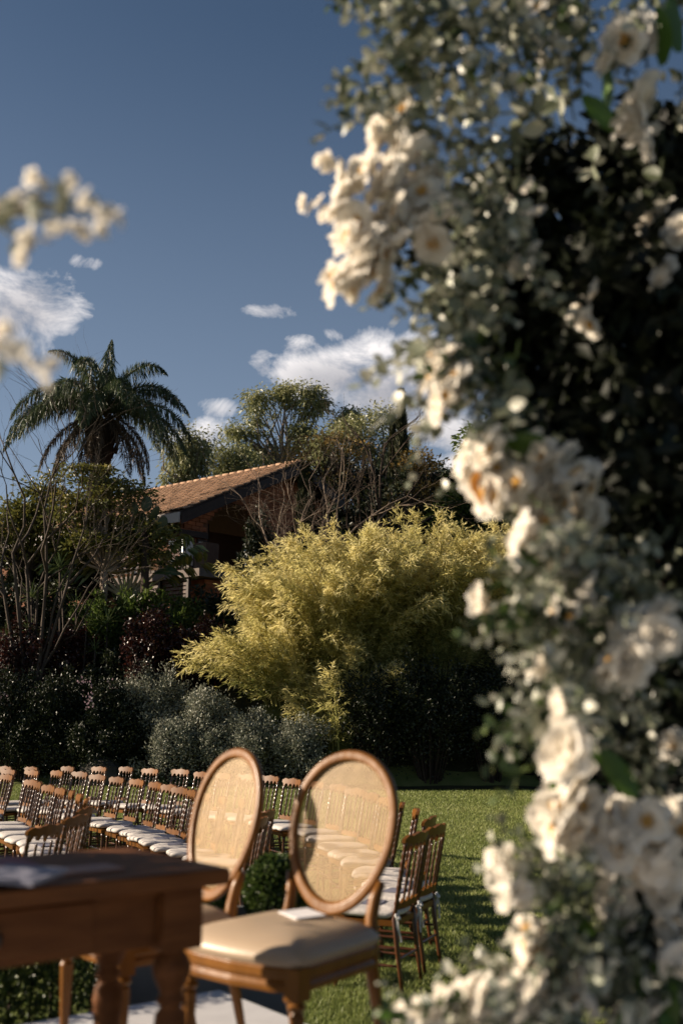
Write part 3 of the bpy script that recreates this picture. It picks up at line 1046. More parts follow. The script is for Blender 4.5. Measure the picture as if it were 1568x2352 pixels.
def frond(az, el, ln, droop, mat, parent, seed, leaflet=.80, hang=.9, dens=84):
    g = np.random.default_rng(seed)
    d = np.array([math.cos(az) * math.cos(el), math.sin(az) * math.cos(el), math.sin(el)])
    n = 22
    pts = [np.array(pc)]
    for i in range(n):
        d = nrm(d + np.array([0, 0, -droop * (0.35 + 1.3 * i / n) / n * 2.4]))
        pts.append(pts[-1] + d * ln / n)
    pts = np.array(pts)
    mb = MB()
    mb.tube([tuple(p) for p in pts], [.035 * (1 - .85 * i / n) + .004 for i in range(n + 1)], 5, caps=False)
    fo = mb.build('frond', M['stem_green'] if mat is L['palm'] else M['bark_palm'], parent)
    t = np.repeat(np.linspace(.10, .995, dens), 4)
    t = np.clip(t + g.normal(size=len(t)) * .006, .02, .999)
    k = np.minimum((t * n).astype(int), n - 1)
    f = (t * n - k)[:, None]
    base = pts[k] * (1 - f) + pts[k + 1] * f
    tan = nrm(pts[k + 1] - pts[k])
    side = nrm(np.cross(tan, np.array([0, 0, 1.0]) + 1e-3))
    sgn = np.where(np.arange(len(t)) % 2 == 0, 1, -1)[:, None]
    dirs = nrm(side * sgn * g.uniform(.45, .95, (len(t), 1)) + tan * .55 + np.array([0, 0, .35]) + g.normal(size=(len(t), 3)) * .16)
    L1 = leaflet * np.sin(np.clip(t, .03, 1) * PI * .86 + .32) * g.uniform(.8, 1.15, len(t)) * .42
    a1 = leaves_arrays(g, base, dirs, L1, .030, .1, 0, g.random(len(t)) * .6)
    tip = base + dirs * L1[:, None] * .96
    d2 = nrm(dirs * .3 + np.array([0, 0, -hang]) + g.normal(size=(len(t), 3)) * .13)
    a2 = leaves_arrays(g, tip - dirs * L1[:, None] * .25, d2, L1 * 1.75, .030, .1, 0, g.random(len(t)) * .8)
    leaf_obj('leaflets', join_arrays([a1, a2]), mat, fo)


FR = [(R(80), R(82), 2.75, .35), (R(150), R(50), 2.75, 1.25), (R(200), R(66), 2.3, 1.0), (R(18), R(42), 2.75, 1.15), (R(-20), R(58), 2.5, 1.2),
      (R(178), R(24), 3.05, 1.15), (R(190), R(8), 2.95, .95), (R(4), R(22), 2.95, 1.20), (R(-8), R(4), 2.85, .95), (R(120), R(30), 2.8, 1.2), (R(60), R(30), 2.8, 1.2),
      (R(240), R(40), 2.6, 1.4), (R(300), R(40), 2.6, 1.4), (R(270), R(20), 2.6, 1.3), (R(215), R(20), 2.8, 1.3), (R(325), R(20), 2.8, 1.3), (R(165), R(40), 2.6, 1.4), (R(30), R(10), 2.8, 1.2),
      (R(95), R(60), 2.5, .9), (R(185), R(38), 2.9, 1.25), (R(8), R(48), 2.6, 1.35), (R(260), R(60), 2.2, 1.2)]
for i, (a, e, ln, dr) in enumerate(FR):
    frond(a, e + (R(7) if 0 < i else 0), ln * (1.0 if i == 0 else 1.25), dr * .86, L['palm'], palm, 100 + i)
for i, (a, e, ln, dr) in enumerate([(R(200), R(-15), 2.7, .9), (R(222), R(-30), 2.5, .7), (R(-25), R(-15), 2.7, .95), (R(-40), R(-32), 2.5, .8), (R(-5), R(-28), 2.6, 1.0), (R(170), R(-25), 2.5, .9), (R(270), R(-40), 2.3, .7), (R(250), R(-50), 2.2, .5), (R(20), R(-40), 2.4, .6)]):
    frond(a, e, ln * 1.15, dr, L['palm_dry'], palm, 140 + i, .55, 1.0, 60)

# ------------------------------------------------------------------ middle-ground planting on the bank
b = ground_pt(225, 29.5)
crown_tree('leafy_tree', 'broad layered olive green tree between the palm trunk and the balcony', 'tree', b,
           [px_lobe(205, 1090, 70, 35, 29.5, .8), px_lobe(275, 1140, 70, 36, 29.5, 1.0), px_lobe(190, 1170, 70, 50, 29.5, 1), px_lobe(315, 1225, 75, 45, 29.5, 1.2), px_lobe(250, 1230, 90, 45, 29.5, 1.2), px_lobe(335, 1280, 42, 28, 29.5, .5)],
           L['mid'], M['bark_pale'], 84, 120, (.14, .06), (.42, .42, .13), .13, 41, droop=.2, shell=.3)
b = ground_pt(60, 30.5)
crown_tree('leafy_tree', 'low yellowish green tree behind the bare branches at far left', 'tree', b,
           [px_lobe(60, 1180, 60, 40, 30.5, 1), px_lobe(20, 1230, 70, 60, 30.5, 1.1), px_lobe(110, 1250, 60, 50, 30.5, 1), px_lobe(110, 1130, 35, 30, 30.5, .5)],
           L['mid'], M['bark_dark'], 70, 120, (.14, .06), (.42, .42, .2), .1, 42, shell=.3)
b = ground_pt(330, 30.5)
crown_tree('leafy_tree', 'dark dense tree in shade in front of the slatted screen', 'tree', b,
           [px_lobe(215, 1290, 45, 30, 31.0, .6), px_lobe(150, 1310, 80, 50, 31.5, 1.2), px_lobe(60, 1330, 70, 60, 31.5, 1.2)], L['dark'], M['bark_dark'], 60, 140, (.15, .07), (.42, .42, .25), .1, 43, shell=.2)

bare_tree('bare_tree', 'leafless many-stemmed tree spreading dark twigs at the far left', 'tree', ground_pt(70, 28),
          [(W(5, 930, 28), .55, .065), (W(60, 915, 28.3), .5, .06), (W(150, 940, 27.8), .5, .065), (W(240, 1000, 27.6), .5, .06), (W(-40, 1040, 28), .5, .06), (W(110, 1020, 28.6), .5, .05)],
          M['bark_mid'], 51, 4, 'leafless trees on the bank', .42)
bare_tree('bare_tree', 'leafless crooked tree with pale branches in front of the gable', 'tree', ground_pt(720, 30),
          [(W(560, 1060, 30), .5, .055), (W(640, 1010, 30.3), .5, .055), (W(760, 990, 30), .5, .06), (W(850, 1000, 29.8), .5, .055), (W(930, 1050, 30.2), .5, .055), (W(700, 1080, 29.6), .5, .05), (W(540, 1160, 29.8), .5, .045), (W(620, 1130, 29.5), .5, .045)],
          M['bark_grey'], 52, 4, 'leafless trees on the bank', .85)
bare_tree('bare_tree', 'leafless tree with a tall forked leader left of the cypresses', 'tree', ground_pt(850, 31),
          [(W(890, 950, 31), .55, .08), (W(1000, 1030, 31), .5, .07), (W(800, 1060, 31), .5, .07)],
          M['bark_dark'], 53, 4, 'leafless trees on the bank', .55)


# spiky dracaenas: every strap leaf its own object
def strap_mesh(name, ln, w, bend, seed):
    g = random.Random(seed)
    P = []
    for i in range(6):
        t = i / 5
        hw = w * (.55 + .6 * t) * (1 - t ** 3) * .5 + .001
        x = ln * t
        z = -bend * ln * t * t
        P.append([(x, -hw, z + hw * .5), (x, 0, z), (x, hw, z + hw * .5)])
    mb = MB()
    mb.grid(P, smooth=False)
    me = mb.mesh(name)
    a = me.attributes.new('leaf_var', 'FLOAT', 'POINT')
    a.data.foreach_set('value', np.full(len(me.vertices), g.random(), np.float32))
    me.materials.append(L['blade'])
    return me


straps = [strap_mesh('leaf', 1.0, .075, b, i) for i, b in enumerate((.05, .12, .22, .32))]


def spiky(label, u, v, us, vs, Y, size, n, seed, group='spiky strap-leaved plants on the bank', yup=.15, lean=0):
    g = random.Random(seed)
    head = W(u, v, Y)
    foot = W(us, vs, Y)
    gz = ground_z(foot.x, Y)
    root = thing('dracaena', label, 'plant', (foot.x, Y, gz), 0, group)
    hl = head - Vector((foot.x, Y, gz))
    mb = MB()
    mb.tube([(0, 0, -.1), hl * .5 + Vector((g.uniform(-.05, .05), 0, 0)), hl], [.035, .028, .024], 6)
    mb.build('stem', M['bark_mid'], root)
    for i in range(n):
        o = link('leaf', straps[g.randrange(4)], None, root)
        az = i * 2.399 + g.uniform(-.2, .2)
        el = R(85) - (i / n) ** .8 * R(110) + g.uniform(-.12, .12)
        s = size * g.uniform(.8, 1.15)
        o.matrix_local = Matrix.Translation(hl + Vector((0, 0, g.uniform(-.05, .02)))) @ Matrix.Rotation(az, 4, 'Z') @ Matrix.Rotation(-el, 4, 'Y') @ Matrix.Diagonal((s, s * .8, s, 1))


for i, a in enumerate([('tallest spiky plant with one bare pale stem, left of the fan palm', 138, 1302, 150, 1470, 28.4, .52, 34),
                       ('second spiky rosette just under the tallest one', 143, 1352, 160, 1500, 28.5, .42, 26),
                       ('spiky plant with yellowing leaf at the foot of the bare tree', 73, 1370, 82, 1480, 28.3, .50, 30),
                       ('dark spiky plant right of the tallest stem', 176, 1388, 178, 1520, 28.4, .42, 26),
                       ('leaning spiky plant above the pink flowers', 200, 1428, 190, 1540, 28.3, .46, 28),
                       ('low spiky plant left of the rusty post', 66, 1445, 62, 1540, 28.2, .46, 28),
                       ('spiky plant at the left edge of the picture', 14, 1462, 12, 1560, 28.2, .42, 26),
                       ('small upright spiky plant beside the pale stone', 219, 1492, 225, 1560, 28.0, .42, 26),
                       ('broad upright spiky clump left of the dark red bush', 247, 1430, 240, 1540, 28.4, .56, 30)]):
    spiky(*a, seed=60 + i)

# traveller's palm with a pale fan of stalks
tp = W(293, 1372, 30)
trav = thing('fan_palm', 'fan shaped palm with pale cream stalks rising above the slatted screen', 'tree', (tp.x, 30, ground_z(tp.x, 30)))
tz = tp.z - ground_z(tp.x, 30)
mb = MB()
mb.tube([(0, 0, -.1), (0, 0, tz)], [.16, .14], 8)
mb.build('trunk', M['bark_palm'], trav)
M['stalk'] = principled('cream_stalk', (0.42, 0.36, 0.22), 0.6, 0.3, (0.28, 0.24, 0.14), 8)
grng = np.random.default_rng(71)
for i, a in enumerate((-58, -46, -34, -22, -10, 0, 10, 20, 32, 44, 58)):
    t = R(a)
    ln = 1.0 + .25 * math.cos(t)
    mb = MB()
    p0 = Vector((math.sin(t) * .06, 0, tz - .05))
    p1 = p0 + Vector((math.sin(t) * ln, grng.uniform(-.1, .1), math.cos(t) * ln))
    mb.tube([p0, p0.lerp(p1, .35), p1], [.075, .05, .022], 6)
    st = mb.build('stalk', M['stalk'], trav)
    n = 60
    dv = np.array((p1 - p0).normalized())
    tt = grng.random(n)
    ln2 = 1.5
    base = np.array(p1) + dv * tt[:, None] * ln2 + np.array([0, 0, -.25]) * (tt ** 2)[:, None] * ln2
    sd = np.where(np.arange(n) % 2 == 0, 1, -1)[:, None] * np.array([dv[2], .35, -dv[0]])
    leaf_obj('blade', leaves_arrays(grng, base, sd + dv * .6 + np.array([0, 0, -.25]) + grng.normal(size=(n, 3)) * .15, .42, .11, .1, .2), L['mid'] if i % 3 else L['blade'], st)
# big drooping leaf
mb = MB()
q0, q1 = W(352, 1316, 29.6), W(420, 1322, 29.6)
org = Vector((tp.x, 30, ground_z(tp.x, 30)))
P = []
for i in range(9):
    t = i / 8
    c = q0.lerp(q1, t) + Vector((0, 0, .16 * math.sin(PI * t)))
    w = .17 * math.sin(PI * min(1, t * .92 + .06)) + .01
    P.append([tuple(c - org + Vector((0, -.12, -w))), tuple(c - org), tuple(c - org + Vector((0, .12, w * .4)))])
mb.grid(P)
me = mb.mesh('broad_leaf')
me.attributes.new('leaf_var', 'FLOAT', 'POINT')
link('broad_leaf', me, L['blade'], trav)

# prickly pear in front of the roof
cp = W(335, 1225, 29.2)
cac = thing('prickly_pear', 'prickly pear cactus with round dark pads in front of the tiled roof', 'cactus', (cp.x, 29.2, ground_z(cp.x, 29.2)))
co = Vector(cac.location)
crng = random.Random(9)


def pad(u, v, r, tilt, parent):
    c = W(u, v, 29.2 + crng.uniform(-.15, .15)) - co
    mb = MB()
    P = []
    for i in range(9):
        th = PI * i / 8
        row = []
        for j in range(12):
            ph = 2 * PI * j / 12
            q = Vector((r * .78 * math.sin(th) * math.cos(ph), r * .14 * math.sin(th) * math.sin(ph), r * 1.1 * math.cos(th)))
            q = Matrix.Rotation(tilt, 3, 'Y') @ Matrix.Rotation(crng.uniform(-.01, .01) + tilt * 2, 3, 'Z') @ q
            row.append(tuple(q + c))
        P.append(row)
    mb.grid(P, closed_v=True)
    me = mb.mesh('pad')
    at = me.attributes.new('leaf_var', 'FLOAT', 'POINT')
    at.data.foreach_set('value', np.full(len(me.vertices), crng.random(), np.float32))
    return link('pad', me, L['cactus'], parent)


mb = MB()
cs_ = W(335, 1230, 29.2) - co
mb.tube([(0, 0, -.1), (0.03, 0, cs_.z * .5), (0, 0, cs_.z + .1)], [.14, .12, .10], 8)
mb.build('stem', M['bark_dark'], cac)
for a in ((309, 1168, .17, -.2), (337, 1158, .20, .1), (356, 1178, .19, .5), (327, 1190, .20, -.3), (350, 1205, .22, .2), (373, 1202, .20, .3), (322, 1215, .2, .1), (345, 1230, .2, 0.1), (360, 1225, .18, .5)):
    pad(*a, cac)

# shrubs
rb = 'dark red leaved bushes on the bank'
b = ground_pt(345, 27.6)
shrub('red_bush', 'dark red leaved bush left of the bamboo above the silvery shrubs', 'bush', b, (1.15, .9, 0), W(345, 1425, 27.6).z - b.z, L['red'], 9000, (.085, .05), 81, rb, .35)
b = ground_pt(450, 27.9)
shrub('red_bush', 'dark red leaved bush partly hidden by the yellow bamboo tips', 'bush', b, (1.0, .8, 0), W(450, 1425, 27.9).z - b.z, L['red'], 7000, (.085, .05), 82, rb, .35)
b = ground_pt(40, 28.2)
shrub('red_bush', 'dark red leaved bush at the far left under the bare tree', 'bush', b, (1.3, .9, 0), W(40, 1405, 28.2).z - b.z, L['red'], 8000, (.085, .05), 83, rb, .35)
b = ground_pt(160, 28.6)
shrub('red_bush', 'small dark red bush behind the tallest spiky plant', 'bush', b, (.9, .8, 0), W(160, 1425, 28.6).z - b.z, L['red'], 6000, (.085, .05), 84, rb, .35)
gb_ = 'green bushes on the bank'
b = ground_pt(350, 29.3)
shrub('green_bush', 'feathery light green bush under the fan palm', 'bush', b, (1.5, .9, 0), W(350, 1372, 29.3).z - b.z, L['green'], 9000, (.16, .05), 85, gb_, .6)
b = ground_pt(440, 29.5)
shrub('green_bush', 'green bush at the foot of the brick pillar', 'bush', b, (1.3, .9, 0), W(440, 1405, 29.5).z - b.z, L['green'], 8000, (.11, .05), 86, gb_, .5)
b = ground_pt(250, 29.2)
shrub('green_bush', 'arching green bush behind the spiky plants', 'bush', b, (1.3, .9, 0), W(250, 1365, 29.2).z - b.z, L['green'], 7500, (.15, .05), 87, gb_, .7)
b = ground_pt(590, 31)
shrub('green_bush', 'upright dark green bush growing up in front of the arched opening', 'bush', b, (.75, .7, 0), W(590, 1195, 31).z - b.z, L['dark'], 9000, (.12, .06), 88, gb_, .5)
b = ground_pt(300, 28.0)
shrub('green_bush', 'dark bush filling the shade between red bush and spiky plants', 'bush', b, (1.2, .9, 0), W(300, 1480, 28.0).z - b.z, L['dark'], 8000, (.10, .05), 89, gb_, .4)
b = ground_pt(540, 30)
shrub('green_bush', 'dark bush in the shade under the balcony', 'bush', b, (1.6, .9, 0), W(540, 1340, 30).z - b.z, L['dark'], 9000, (.12, .06), 90, gb_, .4)
b = ground_pt(60, 29.6)
shrub('green_bush', 'dark bush behind the bare stems at far left', 'bush', b, (2.2, .9, 0), W(60, 1330, 29.6).z - b.z, L['dark'], 10000, (.12, .06), 97, gb_, .4)

bb = 'dark bushes behind the bamboo'
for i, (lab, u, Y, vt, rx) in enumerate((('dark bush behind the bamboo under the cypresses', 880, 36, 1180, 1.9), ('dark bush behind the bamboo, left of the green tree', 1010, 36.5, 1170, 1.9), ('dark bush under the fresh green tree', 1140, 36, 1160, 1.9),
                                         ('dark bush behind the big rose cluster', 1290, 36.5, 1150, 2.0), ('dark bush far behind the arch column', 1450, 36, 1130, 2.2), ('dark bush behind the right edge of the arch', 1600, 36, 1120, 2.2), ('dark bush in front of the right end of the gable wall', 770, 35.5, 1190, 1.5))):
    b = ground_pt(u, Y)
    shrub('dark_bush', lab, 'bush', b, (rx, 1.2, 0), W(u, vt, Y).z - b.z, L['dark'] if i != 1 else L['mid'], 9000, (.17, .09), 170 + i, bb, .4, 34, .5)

sg = 'silvery grey shrubs along the lawn edge'
for i, (lab, u, Y, vt, rx, n) in enumerate((('hazy silver grey shrub at the back, left of the bamboo', 350, 26.9, 1535, 1.15, 13000),
                                            ('silver grey shrub in front of the bamboo foot, highest of the front ones', 470, 26.1, 1590, 1.05, 15000),
                                            ('pale silver shrub in the middle of the row, above the left cane chair', 585, 25.7, 1640, .95, 13000),
                                            ('silver shrub at the right end of the row beside the hanging bamboo', 700, 25.4, 1645, .85, 11000),
                                            ('dim silver shrub low behind the wooden chairs', 400, 26.0, 1660, .95, 10000))):
    b = ground_pt(u, Y)
    shrub('silver_shrub', lab, 'bush', b, (rx, .8, 0), W(u, vt, Y).z - b.z, L['silver'], n, (.062, .03), 110 + i, sg, .75, 46, .25)
# dark flowering shrubs at the left and dark hedge plants along the lawn
fl = 'dark shrubs with pink blossoms at the left'
for i, (lab, u, Y, vt, rx) in enumerate((('dark shrub with a few pink blossoms at the left edge', 30, 27.3, 1530, 1.5), ('dark shrub with pink blossoms below the spiky plants', 170, 26.9, 1535, 1.4), ('dark low shrub in front of the pale stone', 265, 26.6, 1580, .9))):
    b = ground_pt(u, Y)
    h = W(u, vt, Y).z - b.z
    s = shrub('flowering_shrub', lab, 'bush', b, (rx, .8, 0), h, L['dark'], 12000, (.075, .04), 120 + i, fl, .5, 30)
    g = np.random.default_rng(130 + i)
    pts, dr = [], []
    for k in range(2):
        c = np.array([g.uniform(-.8, .8) * rx, -.5, h * g.uniform(.72, .98)])
        m = 14
        pts.append(c + g.normal(size=(m, 3)) * .07)
        dr.append(rand_dirs(g, m, .2))
    leaf_obj('blossom', leaves_arrays(g, np.concatenate(pts), np.concatenate(dr), .07, .05, .2), L['pinkpetal'], s)
hg = 'dark hedge shrubs along the far lawn edge'
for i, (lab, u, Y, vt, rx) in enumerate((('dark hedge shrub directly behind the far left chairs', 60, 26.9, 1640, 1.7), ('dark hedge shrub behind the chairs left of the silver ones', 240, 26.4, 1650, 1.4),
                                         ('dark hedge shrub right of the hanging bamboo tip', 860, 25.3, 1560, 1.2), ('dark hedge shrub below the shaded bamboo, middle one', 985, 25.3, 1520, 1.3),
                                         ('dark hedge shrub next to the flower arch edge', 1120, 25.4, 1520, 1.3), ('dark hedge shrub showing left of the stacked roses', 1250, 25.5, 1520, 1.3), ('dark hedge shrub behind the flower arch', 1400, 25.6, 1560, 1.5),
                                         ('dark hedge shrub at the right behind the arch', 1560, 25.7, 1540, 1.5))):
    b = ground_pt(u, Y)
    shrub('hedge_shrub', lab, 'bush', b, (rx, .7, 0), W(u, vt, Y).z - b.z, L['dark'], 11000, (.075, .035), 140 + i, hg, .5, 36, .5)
# pale garden stone
mb = MB()
sp = W(240, 1558, 26.2)
srng = random.Random(4)
P = []
for i in range(7):
    th = PI * i / 6
    P.append([(.55 * math.sin(th) * math.cos(2 * PI * j / 10) * srng.uniform(.9, 1.1), .4 * math.sin(th) * math.sin(2 * PI * j / 10) * srng.uniform(.9, 1.1), .42 * math.cos(th) * srng.uniform(.9, 1.1)) for j in range(10)])
mb.grid(P, closed_v=True, smooth=False)
so_ = mb.build('garden_stone', M['stone'])
so_.location = (sp.x, 26.2, ground_z(sp.x, 26.2) + .25)
tag(so_, 'rough pale boulder among the dark flowering shrubs', 'stone')


# ------------------------------------------------------------------ yellow bamboo
def bamboo(label, base, h, rad, nculm, seed, lean=(0, 0), group='yellow bamboo clumps at the end of the lawn', sprays=74):
    g = np.random.default_rng(seed)
    root = thing('bamboo_clump', label, 'bamboo', base, 0, group)
    parts = []
    mb = MB()
    tw = MB()
    for c in range(nculm):
        a = g.uniform(0, 2 * PI)
        q = math.sqrt(g.random())
        st = np.array([math.cos(a) * q * .9, math.sin(a) * q * .7, 0])
        out = np.array([math.cos(a) * rad * q * g.uniform(.7, 1.15) + lean[0], math.sin(a) * rad * q * .75 + lean[1], 0])
        hh = h * g.uniform(.70, 1.06) * (1 - .30 * q * q)
        n = 12
        t = np.linspace(0, 1, n)[:, None]
        pts = st + out * (t ** 1.5) + np.array([0, 0, 1.0]) * hh * (1.18 * t - .18 * t ** 3 - (.22 * q) * np.maximum(t - .55, 0) ** 1.6 * 2.2)
        mb.tube([tuple(p) for p in pts], [.022 * (1 - .9 * i / (n - 1)) + .003 for i in range(n)], 4, caps=False)
        ns = int(sprays * g.uniform(.8, 1.2))
        tt = .06 + .94 * g.random(ns) ** .95
        k = np.minimum((tt * (n - 1)).astype(int), n - 2)
        f = (tt * (n - 1) - k)[:, None]
        p = pts[k] * (1 - f) + pts[k + 1] * f
        tan = nrm(pts[k + 1] - pts[k])
        bd = nrm(rand_dirs(g, ns, .35) + tan * 1.1 + nrm(out + 1e-4) * .35)
        bl = g.uniform(.28, .85, ns) * (1.1 - .55 * tt)
        tone = g.random()
        for s in range(ns):
            m = g.integers(8, 14)
            u = np.sort(g.random(m)) ** .7
            e = bd[s] * bl[s]
            sag = np.array([0, 0, -.16 * bl[s]])
            bp = p[s] + e * u[:, None] + sag * (u ** 2)[:, None]
            fan = nrm(bd[s] * 1.0 + .50 * g.normal(size=(m, 3)) + np.array([0, 0, -.10]))
            ln = g.uniform(.10, .20, m)
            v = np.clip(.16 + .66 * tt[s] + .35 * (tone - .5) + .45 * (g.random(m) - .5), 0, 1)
            parts.append((bp, fan, ln, v))
    mb.build('culms', M['culm'], root)
    bp = np.concatenate([q[0] for q in parts])
    fan = np.concatenate([q[1] for q in parts])
    ln = np.concatenate([q[2] for q in parts])
    v = np.concatenate([q[3] for q in parts])
    bp[:, 2] = np.maximum(bp[:, 2], .05)
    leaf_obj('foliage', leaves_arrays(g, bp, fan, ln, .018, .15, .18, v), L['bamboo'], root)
    return root


b = ground_pt(800, 27.2)
bamboo('biggest golden bamboo clump with drooping tips left of centre', b, W(780, 1200, 27.2).z - b.z, 2.6, 150, 201, (.1, -.3))
b = ground_pt(985, 27.6)
bamboo('middle golden bamboo clump with upright plumes', b, W(980, 1178, 27.6).z - b.z, 2.7, 110, 202, (.1, -.2))
b = ground_pt(1235, 27.8)
bamboo('right golden bamboo clump disappearing behind the flower arch', b, W(1190, 1165, 27.8).z - b.z, 2.7, 95, 203, (.2, -.2))
b = ground_pt(690, 27.0)
bamboo('low golden bamboo clump spilling over the silvery shrubs', b, W(620, 1400, 27.0).z - b.z, 1.5, 46, 204, (-.55, -.3))
b = ground_pt(800, 25.9)
bamboo('small hanging bamboo clump reaching down to the lawn edge', b, W(800, 1500, 25.9).z - b.z, .8, 16, 205, (0, -.1))

# ------------------------------------------------------------------ lawn grass
g = np.random.default_rng(300)
N = 430000
y = 4.4 * (26.5 / 4.4) ** (g.random(N) ** .92)
x = g.uniform(-1, 1, N) * (.335 * y + .4)
# leave bare where the stage stands
STAGE_C, E1, E2 = Vector((-.5, 4.72, 0)), Vector((-.8, -.6, 0)), Vector((.6, -.8, 0))
sx = (x - STAGE_C.x) * E1.x + (y - STAGE_C.y) * E1.y
sy = (x - STAGE_C.x) * E2.x + (y - STAGE_C.y) * E2.y
edge = np.where(x < 0, 24.6 - .26 * x, 24.6 + .06 * x)
keep = ~((sx > -.02) & (sy > -.02)) & (y < edge - .05)
x, y = x[keep], y[keep]
n = len(x)
az = g.uniform(0, 2 * PI, n)
hgt = g.uniform(.020, .042, n) * (1 + .004 * y)
wd = .0042 + .00055 * y
leanv = g.normal(size=(n, 2)) * .45 * hgt[:, None]
base = np.stack([x, y, np.zeros(n)], 1)
off = np.stack([np.cos(az), np.sin(az), np.zeros(n)], 1) * (wd * .5)[:, None]
tip = base + np.concatenate([leanv, hgt[:, None]], 1)
V = np.stack([base - off, base + off, tip], 1).reshape(-1, 3)
patch = .5 + .22 * np.sin(x * 1.3 + 1.7 * np.sin(y * .6)) + .18 * np.sin(y * 1.9 + x * .7)
var = np.repeat(np.clip(.35 * patch + .65 * g.random(n), 0, 1), 3)
o = link('grass', np_mesh('grass', V, np.arange(3 * n).reshape(-1, 3), var), M['grass'])
tag(o, 'short mown green lawn grass between the chairs and the hedge', 'grass', kind='stuff')


# ------------------------------------------------------------------ spindle chairs
def turned(z0, z1, r, beads=8, foot=False):
    prof = []
    n = beads * 4
    for i in range(n + 1):
        t = i / n
        k = (i % 4)
        rr = r * (1.0 if k in (0,) else 1.25 if k == 2 else 1.12) * (.85 + .3 * math.sin(PI * t))
        prof.append((rr, z0 + (z1 - z0) * t))
    return prof


def warp_tube(mb, path, prof, n=8):
    """path(z)->(x,y); prof (r,z)."""
    mb.tube([(*path(z), z) for r, z in prof], [r for r, z in prof], n)


def board(mb, y0, y1, xf, zt, zb, th, n=26):
    F_, B_ = [], []
    for i in range(n + 1):
        yy = y0 + (y1 - y0) * i / n
        t = -1 + 2 * i / n
        a, b = zb(t), zt(t)
        F_.append([(xf(yy, a) + th / 2, yy, a), (xf(yy, b) + th / 2, yy, b), (xf(yy, b) - th / 2, yy, b), (xf(yy, a) - th / 2, yy, a)])
    mb.grid(F_, closed_v=True, smooth=False)
    for r, rev in ((F_[0], False), (F_[-1], True)):
        mb.add(r, [(0, 1, 2, 3) if not rev else (3, 2, 1, 0)])


def back_x(z):
    return -.185 - max(0, z - .42) * .19


def make_chair(name, label, cat, group):
    root = thing(name, label, cat, (0, 0, 0), 0, group)
    wood, dark = M['chair_wood'], M['chair_dark']
    # seat frame
    mb = MB()
    mb.prism([(-.20, -.175), (.19, -.205), (.215, -.19), (.215, .19), (.19, .205), (-.20, .175)], .395, .43)
    mb.build('seat_frame', wood, root)
    # cushion
    mb = MB()
    P = []
    nu, nv = 13, 20
    for i in range(nu):
        th = PI * i / (nu - 1)
        row = []
        for j in range(nv):
            ph = 2 * PI * j / nv
            sx_, sy_ = math.copysign(abs(math.cos(ph)) ** .35, math.cos(ph)), math.copysign(abs(math.sin(ph)) ** .35, math.sin(ph))
            s = abs(math.sin(th)) ** .38
            wy = .205 - .02 * (1 - sx_) / 2
            row.append((.01 + sx_ * s * .215, sy_ * s * wy, .462 + math.copysign(abs(math.cos(th)) ** .8, -math.cos(th)) * .032 + .006 * math.sin(7 * sx_ + 3 * sy_) * s))
        P.append(row)
    mb.grid(P, closed_v=True)
    mb.build('cushion', M['linen'], root)
    # rear legs run up into the back posts
    for s in (1, -1):
        mb = MB()
        prof = [(.011, 0), (.015, .1), (.017, .25), (.018, .44)] + [(r, z) for r, z in turned(.46, .898, .0125, 9)]
        warp_tube(mb, lambda z: (back_x(z) - (.42 - z) * .13 * (z < .42), s * (.165 + .03 * max(0, z - .4))), prof, 8)
        mb.build('back_post', dark, root)
        mb = MB()
        prof = [(.009, 0), (.013, .02), (.012, .08), (.016, .12), (.012, .14), (.015, .22), (.019, .30), (.014, .33), (.019, .36), (.019, .395)]
        warp_tube(mb, lambda z: (.19 + (.395 - z) * .03, s * (.175 + (.395 - z) * .03)), prof, 8)
        mb.build('front_leg', dark, root)
    for k in (-1, 0, 1):
        mb = MB()
        warp_tube(mb, lambda z: (back_x(z) - .012, k * (.082 + .02 * (z - .5))), turned(.535, .836, .0075, 6), 6)
        mb.build('spindle', dark, root)
    # crest rail with scalloped lower edge
    mb = MB()

    def ct(t):
        return .943 + .007 * math.cos(t * PI * 2.0) + .0022 * math.cos(t * PI * 6) - .030 * max(0, abs(t) - .78) / .22

    def cb(t):
        return .838 + .049 * abs(math.sin(t * PI / .4)) ** .6 + .012 * max(0, abs(t) - .8) / .2

    board(mb, -.205, .205, lambda y_, z_: back_x(z_) - .012 + .018 * (y_ / .2) ** 2, ct, cb, .024, 48)
    mb.build('crest_rail', wood, root)
    mb = MB()
    board(mb, -.165, .165, lambda y_, z_: back_x(z_) - .008 + .008 * (y_ / .2) ** 2, lambda t: .553 - .026 * abs(math.sin(t * PI / .5)) ** .6, lambda t: .488 - .004 * math.cos(t * PI), .018, 32)
    mb.build('lower_rail', wood, root)
    for (a, b) in (((.20, -.17, .22), (.20, .17, .22)), ((.20, -.178, .16), (-.21, -.168, .16)), ((.20, .178, .16), (-.21, .168, .16)), ((.20, -.178, .26), (-.20, -.165, .26)), ((.20, .178, .26), (-.20, .165, .26)), ((-.21, -.165, .20), (-.21, .165, .20))):
        mb = MB()
        a, b = Vector(a), Vector(b)
        mb.tube([a.lerp(b, t) for t in (0, .1, .3, .5, .7, .9, 1)], [.007, .008, .011, .009, .011, .008, .007], 6)
        mb.build('stretcher', dark, root)
    return root


